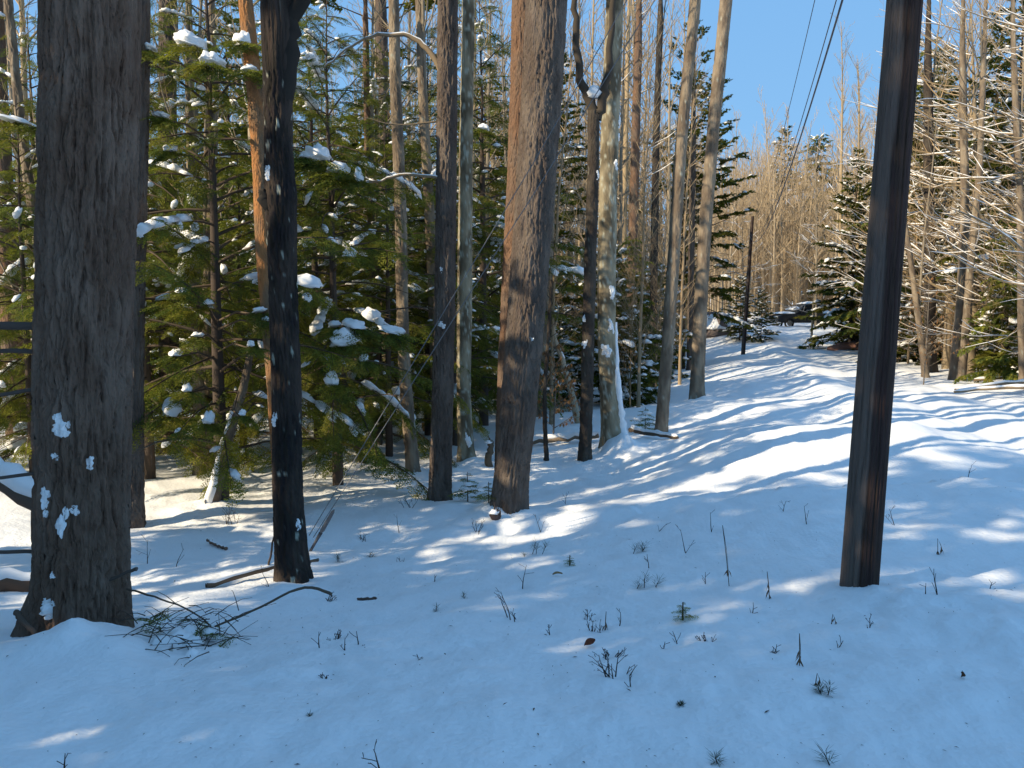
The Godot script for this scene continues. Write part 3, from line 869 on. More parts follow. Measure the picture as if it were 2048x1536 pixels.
	SPRUCE.append(conifer(62, {"h": 13.0, "r": 0.14, "base": 1.0, "R": 2.3, "n": 140, "shape": 0.75, "pitch": [-10.0, 38.0], "wild": 16.0, "droop": 0.1, "density": 5.2, "inner": 0.25, "fdroop": 0.35, "fs": 1.1, "snow": 0.2, "drape": 0.35, "snow_size": 0.8, "dead": 0.45}, spruce_fronds))
	SPRUCE.append(conifer(63, {"h": 4.2, "r": 0.05, "base": 0.2, "R": 1.3, "n": 80, "shape": 0.8, "pitch": [-5.0, 40.0], "droop": 0.1, "density": 6.0, "inner": 0.15, "fdroop": 0.3, "fs": 0.8, "snow": 0.45, "snow_size": 1.0}, spruce_fronds))
	SPRUCE.append(conifer(64, {"h": 14.0, "r": 0.15, "base": 2.4, "R": 2.5, "n": 120, "shape": 0.6, "pitch": [-12.0, 38.0], "wild": 16.0, "droop": 0.1, "density": 5.2, "inner": 0.25, "fdroop": 0.4, "fs": 1.15, "snow": 0.2, "drape": 0.35, "snow_size": 0.8, "dead": 0.5}, spruce_fronds))
	PINETOP.append(conifer(71, {"h": 9.0, "r": 0.10, "base": 1.5, "R": 2.2, "n": 24, "shape": 0.5, "pitch": [10.0, 45.0], "droop": 0.05, "density": 3.0, "inner": 0.45, "fdroop": 0.15, "fs": 1.2, "snow": 0.08}, spruce_fronds))
	BARETOP.append(bare_crown(81, style({"h": 8.0, "r": 0.05, "n": 18, "from": 0.1, "len": 2.6})))
	BARETOP.append(bare_crown(82, style({"h": 8.0, "r": 0.05, "n": 16, "from": 0.1, "len": 2.8, "snow": 0.4})))

# ---------------------------------------------------------------- the named trunks
func build_trunks() -> void:
	for k in TRUNKS.size():
		var t: Array = TRUNKS[k]
		var where: Vector3 = t[5]
		var far := -where.z
		trunk_style.append(BARKS[t[3]])
		trunk_shape.append(resample(t[6], 0.016 if k == 0 else clampf(far * 0.0038, 0.03, 0.14), 4.0 if k == 0 else far * 0.62))
		var o := thing(t[0], t[1], t[2], ground_point(where.x, where.z))
		trunk_nodes.append(o)
		var sides := 270 if k == 0 else clampi(int(800.0 / far * trunk_shape[k][1][0] / 0.16), 18, 150)
		part("trunk", build_trunk_mesh(k, sides), M[BARKS[t[3]][7]], o)
		var pts: PackedVector3Array = trunk_shape[k][0]
		var top := pts[-1]
		if t[4] == "pine":
			var c := part("crown", PINETOP[0][1], M.needles, o)
			var w := part("branch", PINETOP[0][0], M.wood, o)
			c.position = top - Vector3(0, 8.4, 0)
			w.position = c.position
			c.rotation.y = k * 1.3
			w.rotation.y = k * 1.3
		elif t[4] == "bare":
			var m: Array = BARETOP[k % 2]
			var y := top.y - 7.0
			var q := 0
			while q < pts.size() - 1 and pts[q].y < y:
				q += 1
			for z in 2:
				var c := part(["branch", "crown"][z], m[z], M.twig, o)
				c.position = pts[q]
				c.rotation.y = k * 2.1
	# snow stuck to the bark
	for k in PATCHES.size():
		var p: Array = PATCHES[k]
		part("snow_patch", snow_patch_mesh(p[0], p[1], p[2], p[3], p[4], k), M.clump_snow, trunk_nodes[p[0]])

func stub(o: Node3D, called: String, pts: Array, r0: float, r1: float, col: Color, m: Material, snow := 0.0) -> void:
	var b := Buf.new()
	var p := PackedVector3Array()
	var r := PackedFloat32Array()
	var cur := Curve3D.new()
	for q in pts:
		cur.add_point(q)
	var n := maxi(4, pts.size() * 4)
	for k in n + 1:
		var w := float(k) / n
		var idx := w * (pts.size() - 1)
		var i0 := clampi(int(idx), 0, pts.size() - 2)
		var a: Vector3 = pts[i0]
		var c: Vector3 = pts[i0 + 1]
		var pre: Vector3 = pts[maxi(i0 - 1, 0)]
		var post: Vector3 = pts[mini(i0 + 2, pts.size() - 1)]
		var kink := Vector3(n_fine.get_noise_2d(k * 170.0, r0 * 5000.0), n_fine.get_noise_2d(k * 170.0 + 900.0, r0 * 5000.0), 0) * r0 * (0.9 if k > 0 else 0.0)
		p.append(a.cubic_interpolate(c, pre, post, idx - i0) + kink)
		r.append(lerpf(r0, r1, w) * (1.0 + 0.12 * n_fine.get_noise_2d(k * 300.0, r0 * 9000.0)))
	b.tube(p, r, 9, col)
	b.cap(p[-1], (p[-1] - p[-2]).normalized(), r[-1], 9, col * 1.3)
	part(called, b.commit(), m, o)
	if snow > 0.0:
		var s := Buf.new()
		var sp := PackedVector3Array()
		var sr := PackedFloat32Array()
		for k in p.size():
			var rr := (r[k] * 0.72 + snow) * (0.8 + 0.4 * n_fine.get_noise_2d(k * 150.0, 77.0)) * (0.3 if k == 0 or k == p.size() - 1 else 1.0)
			sp.append(p[k] + Vector3(0, r[k] * 0.62 + snow * 0.8, 0))
			sr.append(rr)
		s.tube(sp, sr, 8, Color.WHITE)
		part("snow", s.commit(), M.clump_snow, o)

func bark_stub(o: Node3D, called: String, flat: Array, bark: String) -> void:
	trunk_style.append(BARKS[bark])
	trunk_shape.append(resample(flat, 0.02))
	part(called, build_trunk_mesh(trunk_shape.size() - 1, 44), M[BARKS[bark][7]], o)

func near_details() -> void:
	var pine: Node3D = trunk_nodes[0]
	var dk := Color(0.10, 0.08, 0.07)
	# dead branch stubs on the left of the huge pine
	stub(pine, "dead_branch", [Vector3(0.02, 2.02, 0.1), Vector3(-0.7, 2.03, 0.16), Vector3(-1.3, 2.05, 0.2)], 0.026, 0.022, dk, M.wood)
	stub(pine, "dead_branch", [Vector3(0.02, 1.86, 0.1), Vector3(-0.7, 1.86, 0.1), Vector3(-1.3, 1.88, 0.05)], 0.016, 0.012, dk, M.wood)
	stub(pine, "dead_branch", [Vector3(0.02, 1.64, 0.12), Vector3(-0.36, 1.59, 0.2), Vector3(-0.9, 1.53, 0.4)], 0.015, 0.008, dk, M.wood)
	stub(pine, "dead_branch", [Vector3(0.02, 1.10, 0.15), Vector3(-0.5, 1.06, 0.3), Vector3(-0.9, 1.02, 0.5)], 0.012, 0.007, dk, M.wood)
	stub(pine, "dead_branch", [Vector3(0.02, 0.55, 0.1), Vector3(-0.6, 0.56, 0.15), Vector3(-1.1, 0.52, 0.2)], 0.014, 0.010, dk, M.wood)
	stub(pine, "dead_branch", [Vector3(0.24, 0.36, 0.12), Vector3(0.42, 0.44, 0.15), Vector3(0.47, 0.46, 0.16)], 0.009, 0.013, dk, M.wood)
	# split root stub leaning at the foot of the pine
	bark_stub(pine, "root_stub", [-0.30, -0.30, 0.40, 0.10, -0.36, -0.05, 0.42, 0.070, -0.39, 0.16, 0.42, 0.058, -0.40, 0.25, 0.42, 0.034], "oldpine")
	bark_stub(pine, "root", [-0.30, -0.28, 0.32, 0.10, -0.24, -0.02, 0.22, 0.10, -0.17, 0.25, 0.12, 0.09, -0.12, 0.5, 0.05, 0.05], "oldpine")
	# fork and knots of the black tree
	var blk: Node3D = trunk_nodes[2]
	stub(blk, "limb", [Vector3(-0.02, 4.15, 0), Vector3(0.05, 4.75, 0), Vector3(0.14, 5.1, 0), Vector3(0.38, 5.5, 0.05), Vector3(0.8, 6.6, 0.1), Vector3(1.2, 8.6, 0.2)], 0.10, 0.03, Color(0.035, 0.03, 0.027), M.wood)
	stub(blk, "knot", [Vector3(-0.06, 3.36, 0.04), Vector3(-0.14, 3.44, 0.06), Vector3(-0.17, 3.54, 0.07)], 0.07, 0.03, Color(0.035, 0.03, 0.027), M.wood)
	# fork of the dark crooked tree
	var fk: Node3D = trunk_nodes[9]
	var fc := Color(0.065, 0.052, 0.042)
	stub(fk, "limb", [Vector3(0.15, 6.0, 0), Vector3(0.02, 6.3, 0), Vector3(-0.14, 6.75, 0), Vector3(-0.20, 7.5, 0), Vector3(-0.22, 8.4, 0), Vector3(-0.2, 11.0, 0.1)], 0.10, 0.03, fc, M.wood)
	stub(fk, "limb", [Vector3(0.15, 6.0, 0), Vector3(0.26, 6.35, 0.05), Vector3(0.36, 6.9, 0.1), Vector3(0.42, 8.6, 0.1), Vector3(0.5, 11.0, 0.1)], 0.095, 0.03, fc, M.wood)
	var fs := part("snow_clump", lumps[2], M.clump_snow, fk)
	fs.position = Vector3(0.10, 6.40, 0.03)
	fs.scale = Vector3(0.15, 0.16, 0.13)
	# snow plastered up the mottled trunk
	var ml: Node3D = trunk_nodes[10]
	var plaster := Buf.new()
	var pp := PackedVector3Array()
	var pr := PackedFloat32Array()
	for k in 24:
		var w := k / 23.0
		var y := lerpf(-0.1, 2.2, w)
		var s := trunk_at(10, 1.25 + 0.2 * sin(w * 9.0), y)
		pp.append(s[0] + s[1] * 0.0)
		pr.append(lerpf(0.15, 0.03, pow(w, 0.45)) * (1.0 + 0.5 * n_fine.get_noise_1d(k * 160.0)))
	plaster.tube(pp, pr, 12, Color.WHITE)
	part("snow_patch", plaster.commit(), M.clump_snow, ml)
	var hs: Node3D = trunk_nodes[20]
	plaster = Buf.new()
	pp = PackedVector3Array()
	pr = PackedFloat32Array()
	for k in 18:
		var w := k / 17.0
		var s := trunk_at(20, -0.55 + 0.2 * sin(w * 7.0), lerpf(-0.08, 1.25, w))
		pp.append(s[0])
		pr.append(lerpf(0.085, 0.022, pow(w, 0.5)) * (1.0 + 0.5 * n_fine.get_noise_1d(k * 190.0)))
	plaster.tube(pp, pr, 10, Color.WHITE)
	part("snow_patch", plaster.commit(), M.clump_snow, hs)
	# dead limb curving left from the straight dark pine, and a lower one
	var sp: Node3D = trunk_nodes[5]
	var lc := Color(0.24, 0.18, 0.11)
	stub(sp, "dead_branch", [Vector3(0.10, 5.85, 0), Vector3(-0.08, 6.2, -0.03), Vector3(-0.35, 6.42, -0.05), Vector3(-0.75, 6.45, 0), Vector3(-1.15, 6.25, 0.1), Vector3(-1.5, 5.95, 0.2)], 0.045, 0.008, lc, M.wood, 0.004)
	stub(sp, "dead_branch", [Vector3(0.08, 4.5, 0.05), Vector3(-0.45, 4.55, 0.15), Vector3(-0.9, 4.42, 0.2), Vector3(-1.5, 4.42, 0.3)], 0.022, 0.006, lc, M.wood, 0.003)
	stub(sp, "dead_branch", [Vector3(0.08, 5.3, 0.0), Vector3(-0.5, 5.22, 0.1), Vector3(-1.0, 5.30, 0.2)], 0.014, 0.004, lc, M.wood)
	R.seed = 311
	var tw := Buf.new()
	var ts := style({"levels": 2, "kids": [0.0, 3.0], "rmin": 0.0025, "cols": [Color(0.22, 0.16, 0.10)], "snow": 0.0})
	for q in [Vector3(-0.6, 6.42, 0), Vector3(-0.95, 6.36, 0.05), Vector3(-1.2, 6.2, 0.1), Vector3(-0.4, 4.55, 0.15), Vector3(-0.8, 4.45, 0.2), Vector3(-1.2, 4.42, 0.25), Vector3(-0.6, 5.24, 0.1)]:
		for m in 2:
			limb(tw, tw, null, q, Vector3(R.randf_range(-1.0, 0.1), R.randf_range(-0.7, 0.5), R.randf_range(-0.5, 0.6)), R.randf_range(0.3, 0.6), 0.006, 1, ts)
	part("twigs", tw.commit(), M.twig, sp, "stuff")
	# twigs on the thin saplings
	for ti in [20, 21, 22, 25]:
		R.seed = 900 + ti
		var wood := Buf.new()
		var fine := Buf.new()
		var s := style({"levels": 2, "kids": [0.0, 4.0], "rmin": 0.0025, "cols": [Color(0.07, 0.055, 0.045)], "snow": 0.0})
		var pts: PackedVector3Array = trunk_shape[ti][0]
		for k in 14:
			var q := int(lerpf(pts.size() * 0.3, pts.size() - 2, k / 14.0))
			var az := R.randf() * TAU
			limb(wood, fine, null, pts[q], Vector3(cos(az), R.randf_range(0.1, 0.8), sin(az)), R.randf_range(0.4, 0.9), 0.008, 1, s)
		part("branch", wood.commit(), M.twig, trunk_nodes[ti], "stuff")
		part("twigs", fine.commit(), M.twig, trunk_nodes[ti], "stuff")

# ---------------------------------------------------------------- hemlocks with big snow loads
const HEMLOCKS := [
	# x, z, turn, scale, prototype, label
	[-4.05, -10.6, 0.3, 0.9, 0, "lush hemlock with big snow clumps right beside the huge pine"],
	[-2.75, -12.0, 2.1, 1.0, 1, "dark green hemlock with a wide snow cap beside the black tree"],
	[-6.0, -12.6, 4.0, 1.05, 1, "green hemlock behind the huge pine's right edge"],
	[-3.9, -15.4, 1.2, 0.95, 0, "tall hemlock standing behind the orange snag"],
	[-1.9, -17.5, 5.1, 1.0, 0, "hemlock with drooping boughs behind the slender grey trunk"],
	[-9.4, -15.5, 2.8, 0.95, 0, "green hemlock left of the huge pine"],
	[-0.7, -19.0, 0.9, 1.15, 0, "hemlock showing between the straight dark pine and the leaning twins"],
	[-7.6, -17.0, 3.4, 1.1, 1, "hemlock deep in the wood left of the pale slender trunks"],
	[-5.2, -18.5, 0.5, 1.15, 0, "hemlock filling the gap behind the pale slender trunks"],
	[-10.6, -12.0, 5.5, 0.9, 1, "hemlock behind the snow-covered leaning log"],
	[-3.2, -20.5, 3.0, 1.2, 1, "shaded hemlock behind the stout dark trunk"],
	[-6.9, -14.4, 1.6, 0.85, 0, "hemlock filling the wood behind the two pale slender trunks"],
	[-4.9, -13.9, 5.3, 0.8, 1, "hemlock just behind the orange snag's foot"],
	[-2.35, -14.6, 0.2, 0.85, 1, "hemlock between the snag and the slender grey trunk"],
	[-3.0, -17.2, 4.4, 0.95, 0, "hemlock behind the thin crooked sapling"],
	[-1.2, -16.0, 2.6, 0.6, 0, "low hemlock between the slender grey and straight dark trunks"],
	[-8.3, -13.2, 3.9, 0.85, 1, "hemlock showing left of the bent pale trunk"],
	[0.1, -21.5, 1.0, 0.9, 1, "hemlock showing just right of the leaning pines"],
	[-11.8, -20.5, 1.9, 1.0, 1, "hemlock with snowy boughs near the left frame edge"],
]
const CLUMPS := [
	# hemlock, world x, y, z, half width, half height
	[0,-4.37,5.00,-9.60,0.106,0.081],
	[0,-3.79,4.98,-9.40,0.201,0.159],
	[0,-3.47,4.71,-9.20,0.173,0.124],
	[0,-3.24,5.09,-9.60,0.112,0.138],
	[0,-3.14,4.72,-9.50,0.130,0.080],
	[0,-4.36,4.27,-9.80,0.140,0.066],
	[0,-4.30,3.88,-9.90,0.096,0.084],
	[1,-2.62,3.91,-10.60,0.213,0.197],
	[1,-2.33,3.72,-10.50,0.150,0.151],
	[1,-2.76,3.93,-10.60,0.138,0.089],
	[1,-2.02,3.61,-10.40,0.061,0.176],
	[1,-2.36,3.64,-10.50,0.061,0.062],
	[1,-2.21,1.46,-10.20,0.199,0.198],
	[1,-2.12,1.67,-10.30,0.201,0.096],
	[1,-1.65,1.60,-10.60,0.172,0.081],
	[1,-2.35,0.94,-10.00,0.104,0.177],
	[1,-1.96,1.23,-10.20,0.060,0.077],
	[1,-2.25,2.65,-10.80,0.105,0.109],
	[1,-2.41,1.67,-10.50,0.102,0.071],
	[0,-3.78,0.50,-9.50,0.093,0.160],
	[0,-4.07,0.88,-9.60,0.081,0.105],
	[0,-4.19,1.33,-9.60,0.106,0.073],
	[0,-4.35,2.02,-9.70,0.126,0.066],
	[0,-4.14,2.11,-9.70,0.094,0.057],
	[0,-3.13,1.86,-9.60,0.125,0.057],
	[0,-3.02,1.75,-9.50,0.068,0.048],
	[0,-3.15,1.45,-9.30,0.048,0.071],
	[0,-3.32,0.60,-9.40,0.049,0.071],
	[0,-4.34,0.55,-9.70,0.094,0.090],
	[0,-3.91,1.56,-9.60,0.075,0.049],
	[5,-8.93,-0.24,-14.00,0.209,0.154],
	[5,-8.81,-0.47,-13.60,0.177,0.207],
	[5,-8.45,3.51,-13.80,0.108,0.093],
	[5,-7.87,4.88,-12.50,0.325,0.084],
	[3,-4.63,4.33,-14.00,0.136,0.083],
	[4,-1.53,4.62,-15.60,0.071,0.132],
	[6,-0.64,5.90,-17.20,0.123,0.087],
]

func build_hemlocks() -> void:
	var nodes := []
	for k in HEMLOCKS.size():
		var h: Array = HEMLOCKS[k]
		nodes.append(plant_tree("hemlock_tree", h[5], "hemlock", "green hemlocks among the trunks", ground_point(h[0], h[1]), h[2], h[3], HEM[h[4]], "needle"))
	for k in CLUMPS.size():
		var c: Array = CLUMPS[k]
		var o: Node3D = nodes[c[0]]
		var p: Vector3 = o.transform.affine_inverse() * Vector3(c[1], c[2], c[3])
		R.seed = 3000 + k
		# the bough that carries it
		var wood := Buf.new()
		var root := Vector3(0, p.y - 0.15, 0)
		var rootp := p - Vector3(0, 0.05, 0)
		wood.tube(PackedVector3Array([root, root.lerp(rootp, 0.5) + Vector3(0, 0.1, 0), rootp, rootp + (rootp - root).normalized() * 0.25 - Vector3(0, 0.12, 0)]), PackedFloat32Array([0.02, 0.015, 0.01, 0.004]), 5, Color(0.11, 0.085, 0.06))
		var st := SurfaceTool.new()
		st.begin(Mesh.PRIMITIVE_TRIANGLES)
		var out := (rootp - root)
		out.y = 0
		out = out.normalized()
		for m in 12:
			var fd := out.rotated(Vector3.UP, R.randf_range(-1.9, 1.9))
			fd.y = R.randf_range(-0.75, -0.1)
			fd = fd.normalized()
			var zz := fd.cross(Vector3.UP).normalized()
			var sc: float = (0.45 + c[4] * 2.2) * R.randf_range(0.7, 1.2)
			st.append_from(near_fronds[m % 4], 0, Transform3D(Basis(fd, zz.cross(fd), zz).scaled_local(Vector3.ONE * sc), p - Vector3(R.randf_range(-0.5, 0.5) * c[4], 0.02, R.randf_range(-0.5, 0.5) * c[4])))
		var bough := part("bough", st.commit(), M.needles, o)
		part("branch", wood.commit(), M.wood, bough)
		var lm := part("snow_clump", lump_mesh(200 + k, 0.22, 26, 16), M.clump_snow, bough)
		lm.position = p
		lm.scale = Vector3(c[4], c[5] * 0.9, c[4] * 0.8)
		lm.rotation = Vector3(R.randf_range(-0.25, 0.25), R.randf() * TAU, R.randf_range(-0.3, 0.3))

# ---------------------------------------------------------------- utility poles and wires
func build_pole(where: Vector3, lean: Vector3, height: float, r0: float, r1: float, label: String, near: bool) -> Node3D:
	var o := thing("utility_pole", label, "pole", where)
	var b := Buf.new()
	var sides := 110 if near else 12
	var rows := 150 if near else 10
	for k in rows + 1:
		var w := float(k) / rows
		var y := lerpf(-0.4, height, w)
		var c := lean * (y / height) + Vector3(0, y, 0)
		for j in sides + 1:
			var th := TAU * j / sides
			var d := Vector3(sin(th), 0, cos(th))
			var r := lerpf(r0, r1, w)
			var check := n_ridge.get_noise_3d(d.x * 3.2, y * 0.35, d.z * 3.2)
			r -= 0.011 * smoothstep(0.5, 0.85, check)
			b.v.append(c + d * r)
			# weathered grey wood, with a dark creosote bleed whose edge wanders down the pole
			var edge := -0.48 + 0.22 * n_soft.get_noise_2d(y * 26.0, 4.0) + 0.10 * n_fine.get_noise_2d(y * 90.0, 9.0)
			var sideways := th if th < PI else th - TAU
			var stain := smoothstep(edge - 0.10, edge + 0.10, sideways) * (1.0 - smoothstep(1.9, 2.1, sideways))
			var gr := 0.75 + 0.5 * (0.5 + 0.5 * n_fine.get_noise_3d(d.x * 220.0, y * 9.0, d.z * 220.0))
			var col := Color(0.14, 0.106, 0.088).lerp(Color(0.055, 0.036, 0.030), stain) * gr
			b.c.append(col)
			b.t.append(Vector2(3.0 * j / sides, y / 2.5))
	var ww := sides + 1
	for k in rows + 1:
		for j in ww:
			var e1 := b.v[mini(k + 1, rows) * ww + j] - b.v[maxi(k - 1, 0) * ww + j]
			var e2 := b.v[k * ww + (j + 1 if j < sides else 1)] - b.v[k * ww + (j - 1 if j > 0 else sides - 1)]
			b.n.append(e2.cross(e1).normalized())
	for k in rows:
		for j in sides:
			var p := k * ww + j
			b.i.append(p); b.i.append(p + ww); b.i.append(p + 1)
			b.i.append(p + 1); b.i.append(p + ww); b.i.append(p + ww + 1)
	part("shaft", b.commit(), M.pole_wood, o)
	var top := Buf.new()
	top.cap(lean + Vector3(0, height, 0), Vector3.UP, r1, 16, Color(0.12, 0.1, 0.09))
	part("pole_top", top.commit(), M.pole_wood, o)
	return o

func wire(called: String, label: String, a: Vector3, b: Vector3, sag: float, r: float, m: Material) -> Node3D:
	var p := PackedVector3Array()
	var rr := PackedFloat32Array()
	for k in 41:
		var w := k / 40.0
		p.append((b - a) * w - Vector3(0, 4.0 * sag * w * (1.0 - w), 0))
		rr.append(r)
	var q := Buf.new()
	q.tube(p, rr, 6, Color.WHITE)
	return solo(called, label, "wire", q.commit(), m, a)

func build_poles() -> void:
	var p0 := ground_point(2.45, -5.3)
	var lean := Vector3(0.38, 0, -0.1)
	build_pole(p0, lean, 8.6, 0.128, 0.096, "dark creosoted utility pole rising from the snow", true)
	var p1 := ground_point(13.2, -44.0)
	build_pole(p1, Vector3(0.35, 0, 0), 7.9, 0.125, 0.09, "distant thin utility pole beside the lane", false)
	var t0 := p0 + lean * (5.4 / 8.6) + Vector3(0, 5.4, 0)
	var t1 := p1 + Vector3(0.25, 7.0, 0)
	wire("overhead_wire", "thick lower overhead wire of the close pair", t0 + Vector3(-0.10, 0, 0), t1 + Vector3(-0.1, 0, 0.0), 1.5, 0.011, M.cable)
	wire("overhead_wire", "thin overhead wire just above the thick one", t0 + Vector3(-0.13, 0.12, 0), t1 + Vector3(-0.12, 0.22, 0), 1.5, 0.006, M.cable)
	wire("overhead_wire", "single thin overhead wire left of the close pair", p0 + lean * 0.85 + Vector3(-0.1, 7.2, 0), p1 + Vector3(0.33, 7.8, 0), 1.2, 0.006, M.cable)
	# guy wires down to the anchor
	var an := Vector3(-2.33, gh(-2.33, -8.5) - 0.1, -8.5)
	var hi := p0 + lean * 0.85 + Vector3(-0.08, 7.3, 0)
	var g := thing("guy_wire", "steel guy wires slanting from the anchor rod up to the pole", "wire", an)
	for k in 2:
		var b := Buf.new()
		var e := hi - an + Vector3(0, -0.55 * k, 0)
		var s0 := Vector3(0.05 + 0.03 * k, 0.28, 0.02) if k == 0 else Vector3(0.10, 0.26, 0.03)
		b.tube(PackedVector3Array([s0, e * 0.5, e]), PackedFloat32Array([0.0045, 0.004, 0.004]), 6, Color.WHITE)
		part("strand", b.commit(), M.steel, g)
	var rod := Buf.new()
	var dd := (hi - an).normalized()
	rod.tube(PackedVector3Array([-dd * 0.2, dd * 0.28, dd * 0.42]), PackedFloat32Array([0.016, 0.016, 0.022]), 8, Color.WHITE)
	part("anchor_rod", rod.commit(), M.cable, g)
	var cl := Buf.new()
	cl.tube(PackedVector3Array([dd * 0.42, dd * 0.46, dd * 0.74, dd * 0.78]), PackedFloat32Array([0.01, 0.025, 0.02, 0.006]), 8, Color.WHITE)
	part("preformed_grip", cl.commit(), M.steel, g)

# ---------------------------------------------------------------- small plants in the snow
func twig_meshes(kind: String, h: float, sd: int) -> Array:
	R.seed = sd
	var a := Buf.new()
	var b := Buf.new()
	var dark := Color(0.055, 0.042, 0.036)
	if kind == "bare_twig":
		var s := style({"levels": 1 + R.randi() % 2, "kids": [2.0 / maxf(h, 0.05), 2.0 / maxf(h, 0.05), 0.0], "rmin": 0.0016, "gnarl": 0.14, "cols": [dark], "seg": h / 5.0, "rise": [0.0, 0.1], "angle": [25, 60]})
		limb(a, a, null, Vector3(0, -0.05, 0), Vector3(R.randf_range(-0.35, 0.35), 1, R.randf_range(-0.3, 0.3)), h + 0.05, 0.0052, 0, s)
	elif kind == "twig_shrub":
		for k in R.randi_range(4, 7):
			var s := style({"levels": 2, "kids": [4.0 / h, 3.0 / h], "rmin": 0.0014, "gnarl": 0.16, "cols": [dark], "seg": h / 6.0, "rise": [0.1, 0.1], "angle": [25, 55], "first": [0.35]})
			limb(a, a, null, Vector3(R.randf_range(-0.3, 0.3) * h, -0.04, R.randf_range(-0.2, 0.2) * h), Vector3(R.randf_range(-0.7, 0.7), 1, R.randf_range(-0.4, 0.4)), h * R.randf_range(0.5, 1.1), 0.0048, 0, s)
	elif kind == "pine_seedling":
		var nst := R.randi_range(1, 3)
		for k in nst:
			var d := Vector3(R.randf_range(-0.5, 0.5), 1, R.randf_range(-0.4, 0.4)).normalized()
			var hh := h * R.randf_range(0.6, 1.0)
			var o := Vector3(R.randf_range(-0.25, 0.25) * h * (nst - 1), -0.03, 0)
			a.tube(PackedVector3Array([o, o + d * hh * 0.5, o + d * hh * 0.8]), PackedFloat32Array([0.004, 0.003, 0.002]), 4, dark)
			for m in 46:
				var f := R.randf_range(0.35, 0.85)
				var az := R.randf() * TAU
				var nd := (d * R.randf_range(0.1, 0.9) + Vector3(cos(az), R.randf_range(-0.35, 0.35), sin(az))).normalized()
				b.lens(o + d * hh * f, nd, nd.cross(Vector3.UP).normalized(), minf(h * 0.45, 0.09) * R.randf_range(0.7, 1.2), 0.0013, 0.0, Color(0.05, 0.066, 0.03) * R.randf_range(0.7, 1.3))
	elif kind == "dry_weed":
		var tan := Color(0.16, 0.10, 0.06)
		var d := Vector3(R.randf_range(-0.2, 0.2), 1, 0).normalized()
		var bend := R.randf_range(-1, 1)
		var topp := d * h
		a.tube(PackedVector3Array([Vector3(0, -0.05, 0), d * h * 0.5, topp, topp + Vector3(0.10 * bend, -0.18, 0.02) * h * 2.0, topp + Vector3(0.16 * bend, -0.36, 0.03) * h * 2.0]), PackedFloat32Array([0.0035, 0.003, 0.0025, 0.002, 0.0015]), 4, tan * 0.6)
		for m in 5:
			var o := topp + Vector3(0.16 * bend, -0.36, 0.03) * h * 2.0 * R.randf_range(0.4, 1.0) if m < 3 else d * h * R.randf_range(0.15, 0.4)
			var nd := Vector3(R.randf_range(-0.5, 0.5), -1, R.randf_range(-0.4, 0.4)).normalized()
			b.lens(o, nd, Vector3(cos(m), 0, sin(m)), minf(h * 0.4, 0.07), 0.006, 0.004, tan * R.randf_range(0.8, 1.4))
	return [a.commit(), b.commit(false) if b.v.size() else null]

